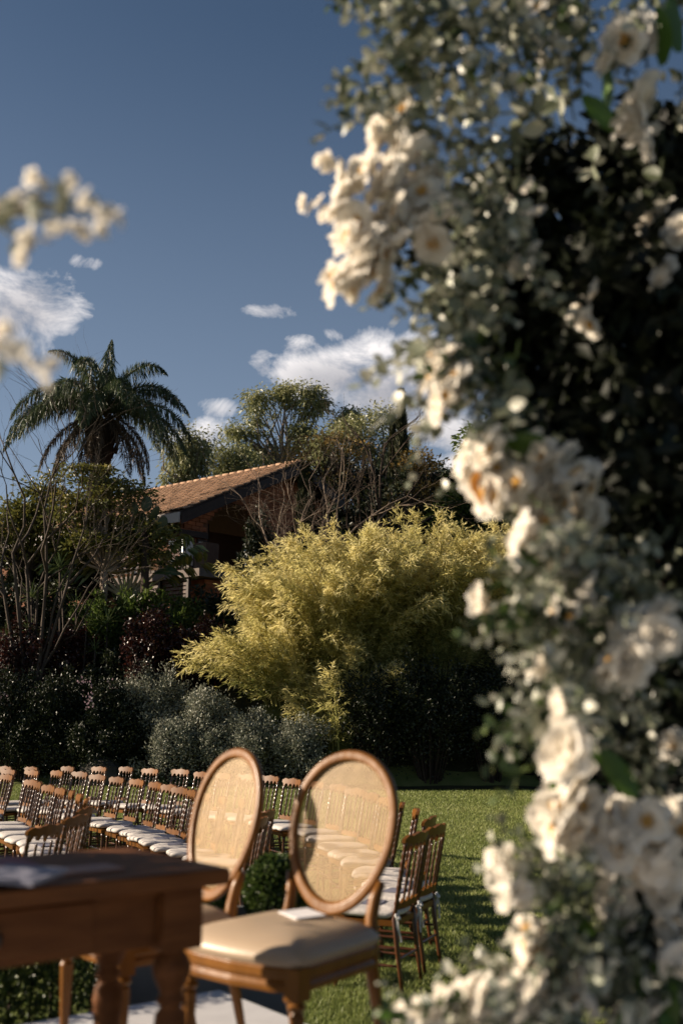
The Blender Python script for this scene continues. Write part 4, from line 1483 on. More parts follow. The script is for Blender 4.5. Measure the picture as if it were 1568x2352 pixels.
def ties(parent):
    for s in (1, -1):
        mb = MB()
        c = Vector((-.205, s * .17, .455))
        for k, (dx, dz, ln) in enumerate(((-.02, -1, .15), (.015, -1, .12))):
            P = []
            for i in range(6):
                t = i / 5
                p = c + Vector((dx * t - .012, s * .012 + .01 * math.sin(5 * t + k) * s, -ln * t))
                P.append([tuple(p + Vector((-.006, 0, 0))), tuple(p + Vector((.006, .003, 0)))])
            mb.grid(P)
        for k in (-1, 1):
            pts = [c + Vector((-.014 + .02 * math.sin(a) * .5, s * .012 + k * .025 * (1 - math.cos(a)) * .5, .015 * math.sin(a))) for a in np.linspace(0, 2 * PI, 9)]
            mb.tube(pts, .005, 5)
        mb.build('ribbon_tie', M['ribbon'], parent)


def heading(D):
    return R(float(np.interp(D, [7.2, 8.4, 9.4, 10.2, 11.2, 12.7, 15.6], [155, 168, 180, 192, 205, 214, 223])))


ROWS = {
    'near': ('row just beyond the table', [(-4.13, 13.73), (-3.52, 12.64), (-3.33, 12.22), (-3.08, 11.72), (-2.84, 11.27), (-2.63, 10.86), (-2.45, 10.42), (-2.27, 9.88), (-2.08, 9.05), (-1.98, 8.35), (-2.02, 7.63)]),
    'middle': ('row passing behind the left cane chair', [(-4.48, 14.95), (-4.10, 14.72), (-3.74, 14.62), (-3.38, 14.36), (-3.01, 13.73), (-2.66, 13.18), (-2.34, 12.74), (-2.04, 12.22), (-1.82, 11.80), (-1.65, 11.40), (-1.47, 10.98), (-1.27, 10.52), (-1.08, 10.12), (-.87, 9.76), (-.70, 9.34), (-.59, 8.74), (-.60, 8.16)]),
    'outer': ('row passing behind the right cane chair', [(-4.80, 15.80), (-4.36, 15.62), (-3.88, 15.75), (-3.42, 15.68), (-3.03, 15.64), (-2.61, 15.16), (-2.17, 14.98), (-1.80, 14.30), (-1.48, 13.98), (-1.17, 13.74), (-.87, 13.46), (-.57, 12.88), (-.28, 12.36), (-.03, 11.85), (.14, 11.24), (.28, 10.62), (.40, 10.02), (.50, 9.44), (.58, 8.84), (.64, 8.22), (.64, 7.66), (.47, 7.18)]),
}
proto = None
chair_of = {}
crng = random.Random(17)
for key, (where, spots) in ROWS.items():
    for i, (cx, cy) in enumerate(spots):
        h = heading(cy) + crng.uniform(-.11, .11)
        nfar, ntot = i, len(spots)
        if i == 0:
            pos = 'farthest in the ' + where
        elif i == ntot - 1:
            pos = 'nearest in the ' + where
        elif i < ntot / 2:
            pos = ORD[i] + ' from far end of ' + where
        else:
            pos = ORD[ntot - 1 - i] + ' from near end of ' + where
        lab = 'spindle-back wooden chair, ' + pos
        grp = 'spindle-back wooden chairs set out in curved rows on the lawn'
        if proto is None:
            proto = make_chair('spindle_chair', lab, 'chair', grp)
            c = proto
        else:
            c = copy_tree(proto)
            c['label'] = lab
            for ch in c.children:
                if ch.name.startswith('cushion'):
                    ch.location = (crng.uniform(-.008, .012), crng.uniform(-.012, .012), crng.uniform(-.002, .004))
                    ch.rotation_euler = (crng.uniform(-.02, .02), crng.uniform(-.02, .02), crng.uniform(-.09, .09))
        # the listed point is under the crest rail, .28 m behind the seat centre
        c.location = (cx + .27 * math.cos(h), cy + .27 * math.sin(h), 0)
        c.rotation_euler = (0, 0, h)
        chair_of[(key, i)] = c
for key in (('outer', 21), ('outer', 20), ('outer', 19)):
    ties(chair_of[key])

# folded programmes lying on some cushions
pm = MB()
pm.box((0, 0, 0), (.13, .17, .006))
pm_me = pm.mesh('programme')
pm_me.materials.append(M['paper_blue'])
PROG = [(('near', 6), 'sixth'), (('near', 7), ''), (('middle', 6), ''), (('middle', 7), ''), (('middle', 10), ''), (('middle', 11), ''), (('outer', 21), ''), (('outer', 20), ''), (('outer', 17), '')]
for key, _ in PROG:
    c = chair_of[key]
    h = c.rotation_euler.z
    o = link('programme', pm_me)
    o.location = (c.location.x + .02 * math.cos(h), c.location.y + .02 * math.sin(h), .4985)
    o.rotation_euler = (0, 0, h + crng.uniform(-.3, .3))
    tag(o, 'booklet on chair ' + c['label'].split(', ')[1], 'booklet', 'booklets left on the chair cushions')

# ------------------------------------------------------------------ stage
STAGE_Z = .58
mb = MB()
cn = [STAGE_C, STAGE_C + E1 * 4.2, STAGE_C + E1 * 4.2 + E2 * 6.5, STAGE_C + E2 * 6.5]
mb.prism([(p.x, p.y) for p in cn][::1], 0.0, STAGE_Z - .012)
st_o = mb.build('stage', M['stage_side'])
tag(st_o, kind='structure')
mb = MB()
mb.prism([(p.x + (STAGE_C.x - 0) * 0, p.y) for p in cn], STAGE_Z - .012, STAGE_Z)
cpt = mb.build('stage_carpet', M['stage'], st_o)


# ------------------------------------------------------------------ cane-back chairs
def make_cane_chair(label, loc, h):
    root = thing('cane_chair', label, 'chair', loc, h, 'cane-back chairs behind the table')
    wood = M['cane_wood']
    SW, SD, SH = .238, .212, .405         # half width, half depth, rail top
    tilt = R(14)
    # seat rail: bowed front, rounded corners
    mb = MB()

    def rail_pt(t, o=0.0):
        """closed outline round the seat, t in 0..1"""
        a = 2 * PI * t
        cx_, sy_ = math.cos(a), math.sin(a)
        px = math.copysign(abs(cx_) ** .2, cx_)
        py = math.copysign(abs(sy_) ** .2, sy_)
        x = px * (SD + o) + (.028 * (1 - py * py) if px > 0 else 0)
        y = py * (SW + o) * (1 - .10 * (1 - px) / 2)
        return x, y

    N_ = 72
    P = []
    for z, o in ((SH - .068, -.028), (SH - .068, .0), (SH - .052, .004), (SH - .040, -.004), (SH - .028, .004), (SH - .006, .004), (SH, .0), (SH, -.028)):
        P.append([(*rail_pt(k / N_, o), z) for k in range(N_)])
    mb.grid(P, closed_u=True, closed_v=True, smooth=False)
    mb.build('seat_rail', wood, root)
    # padded seat
    mb = MB()
    P = []
    for i in range(14):
        s = i / 13
        rr = math.sin(min(1, s * 1.0) * PI / 2) ** .9
        z = SH + .034 + .050 * (1 - min(1, rr) ** 3.0) ** .62
        P.append([(rail_pt(k / N_, .004)[0] * rr, rail_pt(k / N_, .004)[1] * rr, z) for k in range(N_)])
    # bulge of the side
    P.append([(*rail_pt(k / N_, .014), SH + .013) for k in range(N_)])
    P.append([(*rail_pt(k / N_, .002), SH + .001) for k in range(N_)])
    P[13] = [(*rail_pt(k / N_, .013), SH + .027) for k in range(N_)]
    mb.grid(P, closed_v=True)
    mb.build('seat', M['leather'], root)
    # front legs: carved block, collar, fluted taper
    for s in (1, -1):
        mb = MB()
        bx, by = SD - .020, s * (SW - .022)
        mb.box((bx, by, SH - .045), (.054, .054, .088))
        prof = [(.011, 0), (.013, .02), (.0155, .1), (.022, .26), (.0225, .275), (.017, .285), (.026, .295), (.026, .303), (.019, .310), (.027, .318)]
        seg = 24
        P = []
        for r, z in prof:
            fl = .0 if z > .27 else .10
            P.append([(bx + r * (1 - fl * (j % 2)) * math.cos(2 * PI * j / seg), by + r * (1 - fl * (j % 2)) * math.sin(2 * PI * j / seg), z) for j in range(seg)])
        mb.grid(P, closed_v=True, smooth=False)
        # rosette on the block
        mb.lathe([(.016, 0), (.012, .006)], (bx, by, SH - .0), 10)
        mb.build('front_leg', wood, root)
    # back: posts rising from the rear legs to the oval
    oc_z = .728

    def bk(y_, z_, off=0.0):
        """point on the leaning back plane, z_ measured as final height"""
        return (-SD + .005 - (z_ - SH) * math.tan(tilt) + off, y_, z_)

    A_, B_ = .207, .246

    def oval(t, k=1.0):
        a = 2 * PI * t
        return A_ * k * math.sin(a) * (1 + .11 * math.cos(a)), oc_z - B_ * k * -math.cos(a)

    for s in (1, -1):
        mb = MB()
        pts = [(-SD - .075, s * .175, 0), (-SD - .035, s * .182, .16), (-SD + .01, s * .188, SH - .07), bk(s * .186, SH), bk(s * .172, SH + .07), bk(s * .176, SH + .13), bk(s * .192, SH + .18)]
        mb.tube(pts, [.013, .017, .023, .023, .021, .020, .014], 8)
        mb.build('back_leg', wood, root)
    mb = MB()
    N2 = 80
    P = []
    for k in range(N2):
        t = k / N2
        y0, z0 = oval(t)
        a = 2 * PI * t
        thick = 1 + .9 * max(0, -math.cos(a)) ** 3 + .25 * max(0, math.cos(a)) ** 2
        ny, nz = math.sin(a) / A_, math.cos(a) / B_
        ln = math.hypot(ny, nz)
        ny, nz = ny / ln, nz / ln
        row = []
        for (q, d) in ((-.014, .003), (-.012, .009), (-.006, .013), (.000, .010), (.006, .013), (.013, .009), (.015, .001), (.013, -.010), (.0, -.012), (-.012, -.009)):
            row.append(bk(y0 + ny * q * (thick if q < 0 else 1.15), z0 + nz * q * (thick if q < 0 else 1.15), d))
        P.append(row)
    mb.grid(P, closed_u=True, closed_v=True)
    mb.build('back_frame', wood, root)
    # woven cane: paired vertical and horizontal strands plus both diagonals
    mb = MB()

    def strand(p, q, w, off):
        (y0, z0), (y1, z1) = p, q
        dy, dz = y1 - y0, z1 - z0
        ln = math.hypot(dy, dz)
        if ln < .01:
            return
        py, pz = -dz / ln * w / 2, dy / ln * w / 2
        n = 6
        rows_ = []
        for i in range(n + 1):
            t = i / n
            yy, zz = y0 + dy * t, z0 + dz * t
            dish = -.004
            rows_.append([bk(yy + py, zz + pz, off + dish), bk(yy - py, zz - pz, off + dish)])
        mb.grid(rows_, smooth=False)

    Ai, Bi = A_ - .012, B_ - .014

    def clip(cy, cz, dy, dz):
        """chord of the ellipse through (cy,cz) with direction"""
        a = (dy / Ai) ** 2 + (dz / Bi) ** 2
        b = 2 * (cy * dy / Ai ** 2 + cz * dz / Bi ** 2)
        c = (cy / Ai) ** 2 + (cz / Bi) ** 2 - 1
        dd = b * b - 4 * a * c
        if dd <= 0:
            return None
        r_ = math.sqrt(dd)
        t0, t1 = (-b - r_) / (2 * a), (-b + r_) / (2 * a)
        return (cy + dy * t0, oc_z + cz + dz * t0), (cy + dy * t1, oc_z + cz + dz * t1)

    step = .0125
    for k in range(-20, 21):
        for o_ in (-.0024, .0024):
            c = clip(k * step + o_, 0, 0, 1)
            if c:
                strand(*c, .0019, .0006)
            c = clip(0, k * step + o_, 1, 0)
            if c:
                strand(*c, .0019, -.0006)
        for sg_ in (1, -1):
            c = clip(k * step * 1.4142 + step * .35, 0, sg_ * .7071, .7071)
            if c:
                strand(*c, .0018, .0014 * sg_)
    mb.build('cane_panel', M['cane'], root)
    return root


def cane_pos(bx, by, h):
    return (bx, by, STAGE_Z)


cane2 = make_cane_chair('cane oval-back chair with a white card on its beige seat, in front of the lawn', (-.178, 3.55, STAGE_Z), R(232))
cane1 = copy_tree(cane2)
cane1['label'] = 'cane oval-back chair partly hidden behind the table corner, turned edge-on'
cane1.location = (-.655, 3.86, STAGE_Z)
cane1.rotation_euler = (0, 0, R(217))
mb = MB()
mb.box((0, 0, 0), (.10, .15, .004))
o = mb.build('card', M['paper'])
o.location = (-.125, 3.60, STAGE_Z + .4925)
o.rotation_euler = (R(1), R(2), R(205))
tag(o, 'small white card lying on the beige seat of the right cane chair', 'card')

# ------------------------------------------------------------------ table
TL, TS = Vector((-.79, -.61, 0)).normalized(), Vector((-.61, .79, 0)).normalized()
TC = Vector((-.29, 2.95, 0))
TZ = 1.30
tab_c = TC + TL * .6 + TS * .29
trz = math.atan2(TL.y, TL.x)
table = thing('table', 'dark wooden table with turned legs and a drawer at the lower left', 'table', (tab_c.x, tab_c.y, STAGE_Z), trz)
# local x along TL (away from the right end), local y: -TS side is the camera side?
ysgn = 1 if Vector((-TL.y, TL.x, 0)).dot(TS) > 0 else -1
tw = M['table_wood']
h_t = TZ - STAGE_Z


def bevel_box(c, s, b=.006):
    mb = MB()
    x, y, z = s[0] / 2, s[1] / 2, s[2] / 2
    rings = [(-z, b), (-z + b, 0), (z - b, 0), (z, b)]
    P = []
    for zz, i in rings:
        X, Y_ = x - i, y - i
        P.append([(c[0] - X, c[1] - Y_, c[2] + zz), (c[0] + X, c[1] - Y_, c[2] + zz), (c[0] + X, c[1] + Y_, c[2] + zz), (c[0] - X, c[1] + Y_, c[2] + zz)])
    mb.grid(P, closed_v=True, smooth=False)
    mb.add(P[0], [(3, 2, 1, 0)])
    mb.add(P[-1], [(0, 1, 2, 3)])
    return mb


bevel_box((0, 0, h_t - .021), (1.2, .58, .042), .006).build('tabletop', tw, table)
LX, LY, AP = .6 - .105, .29 - .11, .150
zb = h_t - .042 - AP
apz = h_t - .043 - AP / 2
for (c, s) in (((0, ysgn * LY, apz), (2 * LX - .115, .024, AP - .004)), ((-LX, 0, apz), (.024, 2 * LY - .115, AP - .004)), ((LX, 0, apz), (.024, 2 * LY - .115, AP - .004))):
    bevel_box(c, s, .003).build('apron', tw, table)
# camera side: rails with a drawer front and its black knob
cs = -ysgn
bevel_box((0, cs * LY, apz), (2 * LX - .115, .020, AP - .004), .003).build('apron', tw, table)
dr = bevel_box((.02, cs * (LY + .014), apz), (.56, .018, AP - .035), .004).build('drawer', tw, table)
mb = MB()
mb.tube([(0.0, cs * (LY + .020), apz), (0.0, cs * (LY + .04), apz), (0.0, cs * (LY + .052), apz), (0.0, cs * (LY + .060), apz)], [.009, .010, .022, .012], 14)
mb.build('knob', M['knob'], dr)
for sx_ in (1, -1):
    for sy_ in (1, -1):
        mb = bevel_box((sx_ * LX, sy_ * LY, apz - .004), (.112, .112, AP + .006), .004)
        z0 = h_t - .043 - AP
        prof = [(.024, 0), (.030, .02), (.032, .05), (.026, .08), (.028, .14), (.036, .24), (.043, z0 - .205), (.040, z0 - .170), (.030, z0 - .158), (.027, z0 - .150), (.036, z0 - .143), (.036, z0 - .130), (.027, z0 - .122), (.034, z0 - .105), (.048, z0 - .075), (.051, z0 - .055), (.045, z0 - .034), (.033, z0 - .020), (.030, z0 - .014), (.044, z0 - .008), (.044, z0 + .002)]
        mb.lathe(prof, (sx_ * LX, sy_ * LY, 0), 20)
        mb.build('leg', tw, table)

# things on the table: mauve cloth and an open folder
def table_pt(a, b, z=0.0):
    p = TC + TL * a + TS * b
    return Vector((p.x, p.y, TZ + z))


mb = MB()
P = []
cg_ = random.Random(3)
for i in range(15):
    row = []
    for j in range(15):
        u_, v_ = i / 14, j / 14
        e = min(u_, 1 - u_, v_, 1 - v_) * 2
        z = .006 + .055 * e ** .7 * (.6 + .4 * math.sin(6 * u_ + 2 * v_)) + .012 * math.sin(11 * v_ + 5 * u_) * e
        p = table_pt(.42 + .34 * u_ + .02 * math.sin(9 * v_), .10 + .30 * v_ + .02 * math.sin(8 * u_), max(.004, z))
        row.append(tuple(p))
    P.append(row)
mb.grid(P)
o = mb.build('folded_cloth', M['cloth_pink'])
tag(o, 'crumpled mauve pink cloth lying on the dark table', 'cloth')
mb = MB()
c = table_pt(.33, .16, .006)
mb.box(c, (.16, .11, .008), trz)
o = mb.build('notebook', principled('tan_cover', (0.30, 0.165, 0.125), 0.6, 0.3))
tag(o, 'flat tan notebook on the table beside the mauve cloth', 'notebook')
mb = MB()
for k, t in enumerate((.12, -.12)):
    rot = Matrix.Rotation(trz + .5, 3, 'Z') @ Matrix.Rotation(t, 3, 'Y')
    mb.box(table_pt(.55 + .10 * k, .05, .024), (.13, .18, .010), mat=rot)
o = mb.build('open_book', M['paper_blue'])
tag(o, 'open book with bluish white pages at the left of the table', 'book')

# ------------------------------------------------------------------ planter and box hedge behind the stage
pl = thing('planter_box', 'low grey planter box behind the stage edge with a clipped boxwood ball', 'planter', (-.66, 5.13, 0), math.atan2(.30, .9))
mb = MB()
w_, d_, hh = .84, .34, .80
mb.box((0, -d_ / 2 + .0125, hh / 2), (w_, .025, hh))
mb.box((0, d_ / 2 - .0125, hh / 2), (w_, .025, hh))
mb.box((-w_ / 2 + .0125, 0, hh / 2), (.025, d_ - .051, hh))
mb.box((w_ / 2 - .0125, 0, hh / 2), (.025, d_ - .051, hh))
mb.build('box', M['planter'], pl)
mb = MB()
mb.box((0, 0, hh - .06), (w_ - .055, d_ - .055, .03))
mb.build('soil', M['bank'], pl)


def box_ball(parent, c, r, n, seed, name='boxwood'):
    g = np.random.default_rng(seed)
    p, d = ellipsoid_pts(g, n, c, r, .72)
    leaf_obj(name, leaves_arrays(g, p, nrm(d + .7 * g.normal(size=(n, 3))), .026 * g.uniform(.7, 1.3, n), .016, .2), L['box'], parent)


bq = pl.matrix_basis.inverted() @ W(632, 2048, 5.12)
box_ball(pl, bq, (.14, .14, .155), 5200, 401)
box_ball(pl, (-.05, .0, .84), (.22, .16, .10), 2600, 402, 'groundcover')
hd = thing('box_hedge', 'low clipped box hedge beside the stage at the lower left', 'hedge', (-1.55, 4.60, 0), R(30))
mb = MB()
for k in range(14):
    mb.tube([(-.55 + .085 * k, 0, -.02), (-.55 + .085 * k + .02, .03, .6)], [.012, .006], 5)
mb.build('stems', M['bark_dark'], hd)
g = np.random.default_rng(403)
n = 13000
p = np.stack([g.uniform(-.62, .62, n), g.uniform(-.22, .22, n), .15 + .68 * g.random(n) ** .5], 1)
dr_ = nrm(np.stack([p[:, 0] * .4, p[:, 1] * 3, (p[:, 2] - .4) * 2], 1) + .8 * g.normal(size=(n, 3)))
leaf_obj('foliage', leaves_arrays(g, p, dr_, .03 * g.uniform(.7, 1.3, n), .018, .2), L['box'], hd)


# ------------------------------------------------------------------ floral arch
def add_var(me, lo, hi, seed):
    g = np.random.default_rng(seed)
    a = me.attributes.new('leaf_var', 'FLOAT', 'POINT')
    a.data.foreach_set('value', g.uniform(lo, hi, len(me.vertices)).astype(np.float32))


def petal(mb, az, open_, r, w, cup, base_r, g, ruffle=.1):
    """One cupped petal growing from the centre, opened by the angle open_ from the flower axis."""
    P = []
    nu, nv = 5, 5
    rot = Matrix.Rotation(az, 3, 'Z')
    for i in range(nu):
        t = i / (nu - 1)
        a = open_ * (1 - cup * (1 - t)) if cup >= 0 else open_
        row = []
        for j in range(nv):
            s = -1 + 2 * j / (nv - 1)
            hw = w * math.sin(PI * (.14 + .62 * t)) * (1 - .25 * max(0, t - .8) * 5 * abs(s))
            rad = base_r + r * t * math.sin(a)
            z = r * t * math.cos(a) + .18 * w * s * s + ruffle * w * math.sin(4 * s + 3 * az) * t * t
            row.append(tuple(rot @ Vector((rad - .25 * w * s * s * (1 - open_ / 2), s * hw, z))))
        P.append(row)
    mb.grid(P)


def rose_mesh(seed, r=.043):
    g = random.Random(seed)
    mb = MB()
    for (n, op, rr, w) in ((3, .18, .62, .42), (5, .42, .78, .5), (6, .72, .92, .56), (7, 1.05, 1.02, .58), (7, 1.38, 1.05, .56)):
        o_ = g.uniform(0, 6)
        for k in range(n):
            petal(mb, o_ + 2 * PI * k / n + g.uniform(-.15, .15), op + g.uniform(-.1, .1), r * rr * g.uniform(.9, 1.1), r * w * g.uniform(.9, 1.1), .35, .004, g, .12)
    me = mb.mesh('rose')
    add_var(me, .2, 1, seed)
    me.materials.append(L['petal'])
    return me


def blossom_mesh(seed, r=.045):
    g = random.Random(seed)
    mb = MB()
    for (n, op, rr, w) in ((5, 1.0, .8, .50), (6, 1.32, 1.0, .52)):
        o_ = g.uniform(0, 6)
        for k in range(n):
            petal(mb, o_ + 2 * PI * k / n + g.uniform(-.1, .1), op + g.uniform(-.18, .18), r * rr * g.uniform(.85, 1.12), r * w, .2, .006, g, .25)
    me = mb.mesh('blossom')
    add_var(me, .3, 1, seed)
    me.materials.append(L['petal'])
    # yellow centre as part of the same mesh, second material
    nf = len(me.polygons)
    return me


def centre_mesh():
    g = random.Random(2)
    mb = MB()
    for k in range(12):
        a = k * 2.4
        q = .010 * math.sqrt(k / 12)
        p = Vector((q * math.cos(a), q * math.sin(a), .004))
        mb.tube([p, p + Vector((q * math.cos(a) * .6, q * math.sin(a) * .6, .012))], [.0022, .003], 4)
    me = mb.mesh('centre')
    add_var(me, 0, 1, 3)
    me.materials.append(L['centre'])
    return me


roses = [rose_mesh(s) for s in (1, 2, 3)]
blossoms = [blossom_mesh(s) for s in (11, 12, 13, 14)]
centre_me = centre_mesh()


def leafblade_mesh(name, ln, w, seed, mat):
    mb = MB()
    P = []
    for i in range(5):
        t = i / 4
        hw = w / 2 * math.sin(PI * (.08 + .86 * t)) ** .7
        z = -.12 * ln * t * t
        P.append([(ln * t, -hw, z + hw * .22), (ln * t, 0, z), (ln * t, hw, z + hw * .22)])
    mb.grid(P)
    me = mb.mesh(name)
    g = np.random.default_rng(seed)
    a = me.attributes.new('leaf_var', 'FLOAT', 'POINT')
    a.data.foreach_set('value', np.full(len(me.vertices), g.random(), np.float32))
    me.materials.append(mat)
    return me


gum_leaf = [leafblade_mesh('leaf', .040, .029, s, L['gumsprig']) for s in range(5)]
broad_leaf = [leafblade_mesh('broad_leaf', .12, .055, s, L['broad']) for s in range(3)]


def sprig_layout(seed, ln=.30, n=14):
    g = random.Random(seed)
    pts = [Vector((0, 0, 0))]
    d = Vector((1, 0, 0))
    for i in range(8):
        d = (d + Vector((g.gauss(0, .08), g.gauss(0, .12), g.gauss(0, .10) - .03))).normalized()
        pts.append(pts[-1] + d * ln / 8)
    out = []
    for k in range(n):
        t = .12 + .88 * (k + .5) / n
        i = min(7, int(t * 8))
        f = t * 8 - i
        p = pts[i].lerp(pts[i + 1], f)
        tan = (pts[i + 1] - pts[i]).normalized()
        ph = k * 1.9 + g.uniform(-.4, .4)
        a = tan.orthogonal().normalized()
        b = tan.cross(a)
        dd = (tan * .45 + a * math.cos(ph) + b * math.sin(ph)).normalized()
        s = (1.2 - .55 * t) * g.uniform(.6, 1.3)
        up = Vector((g.gauss(0, .6), g.gauss(0, .6), 1)).normalized()
        y_ = up.cross(dd).normalized()
        z_ = dd.cross(y_)
        m = Matrix((dd, y_, z_)).transposed().to_4x4() @ Matrix.Diagonal((s, s, s, 1))
        m.translation = p
        out.append((m, g.randrange(5)))
    return pts, out


def sprig_joined(seed):
    pts, out = sprig_layout(seed)
    v, f, a = [], [], []
    mb = MB()
    for m, k in out:
        me = gum_leaf[k]
        b = len(v)
        v += [tuple(m @ q.co) for q in me.vertices]
        f += [tuple(i + b for i in p.vertices) for p in me.polygons]
        a += [(k * .23 + .04)] * len(me.vertices)
    mb.tube(pts, [.0036 - .00028 * i for i in range(9)], 4, caps=False)
    b = len(v)
    v += mb.v
    f += [tuple(i + b for i in q) for q in mb.f]
    a += [0.0] * len(mb.v)
    me = bpy.data.meshes.new('eucalyptus_sprig')
    me.from_pydata(v, [], f)
    at = me.attributes.new('leaf_var', 'FLOAT', 'POINT')
    at.data.foreach_set('value', np.array(a, np.float32))
    me.materials.append(L['gumsprig'])
    return me


sprigs = [sprig_joined(s) for s in range(8)]
green_sprigs = []
for s_ in (30, 31, 32):
    gm = sprig_joined(s_)
    gm.name = 'leafy_sprig'
    gm.materials.clear()
    gm.materials.append(L['sprig_green'])
    green_sprigs.append(gm)
sprig_stems = []
for s in range(3):
    pts, out = sprig_layout(50 + s, .30, 15)
    mb = MB()
    mb.tube(pts, [.0026 - .0002 * i for i in range(9)], 4, caps=False)
    me = mb.mesh('eucalyptus_sprig')
    me.materials.append(M['stem_green'])
    sprig_stems.append((me, out))


def aim(d, roll, s=1.0, axis='X'):
    d = Vector(d).normalized()
    q = d.to_track_quat(axis, 'Y' if axis == 'Z' else 'Z')
    return q.to_matrix().to_4x4() @ Matrix.Rotation(roll, 4, axis) @ Matrix.Diagonal((s, s, s, 1))


arng = random.Random(77)
ARCH = Vector((1.08, 2.92, 0))
arch = thing('floral_arch', 'tall arch column of white roses and silver eucalyptus at the right', 'flower arch', ARCH)


def place(me, name, p, mat4, parent, org):
    o = link(name, me, None, parent)
    mm = mat4.copy()
    mm.translation = Vector(p) - org
    o.matrix_local = mm
    return o


# frame: bent poles carrying the greenery
mb = MB()
for dx, dy in ((-.12, -.12), (.12, .12), (.12, -.12), (-.12, .12)):
    mb.tube([(dx - .1, dy, 0), (dx - .1, dy, 1.4), (dx - .12, dy, 2.4), (dx - .16, dy, 2.75)], .022, 6)
mb.build('frame', M['bark_dark'], arch)
# dense dark greenery
poly = [(1190, 330), (1300, 350), (1400, 290), (1480, 240), (1568, 280), (1680, 220), (1780, 330), (1860, 480), (1820, 800), (1890, 1200), (1840, 1700), (1900, 2300), (1880, 2700), (1480, 2700), (1440, 2352), (1420, 2100), (1450, 1900), (1400, 1700), (1380, 1500), (1390, 1330), (1330, 1230), (1240, 1130), (1150, 990), (1120, 800), (1010, 660), (985, 560), (1080, 470), (1150, 400)]


def in_poly(u, v):
    c = False
    j = len(poly) - 1
    for i in range(len(poly)):
        (xi, yi), (xj, yj) = poly[i], poly[j]
        if (yi > v) != (yj > v) and u < (xj - xi) * (v - yi) / (yj - yi) + xi:
            c = not c
        j = i
    return c


pts = []
krng = random.Random(79)
while len(pts) < 24000:
    u, v = krng.uniform(960, 1900), krng.uniform(210, 2700)
    if in_poly(u, v):
        dk = min(1.0, max(.15, (1 - abs(u - 1560) / 420) * 1.3)) * (1.0 if v > 520 else max(.35, (v - 250) / 270))
        bump = .06 * math.sin(u * .021 + 2 * math.sin(v * .011)) + .05 * math.sin(v * .017)
        pts.append(W(u + krng.gauss(0, 28), v + krng.gauss(0, 28), 2.93 + bump + .36 * dk * krng.uniform(-1, 1)) - ARCH)
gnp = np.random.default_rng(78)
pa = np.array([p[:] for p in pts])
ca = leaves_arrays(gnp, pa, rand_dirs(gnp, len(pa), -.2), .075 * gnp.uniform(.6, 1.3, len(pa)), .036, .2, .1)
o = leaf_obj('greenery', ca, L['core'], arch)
o['kind'] = 'stuff'

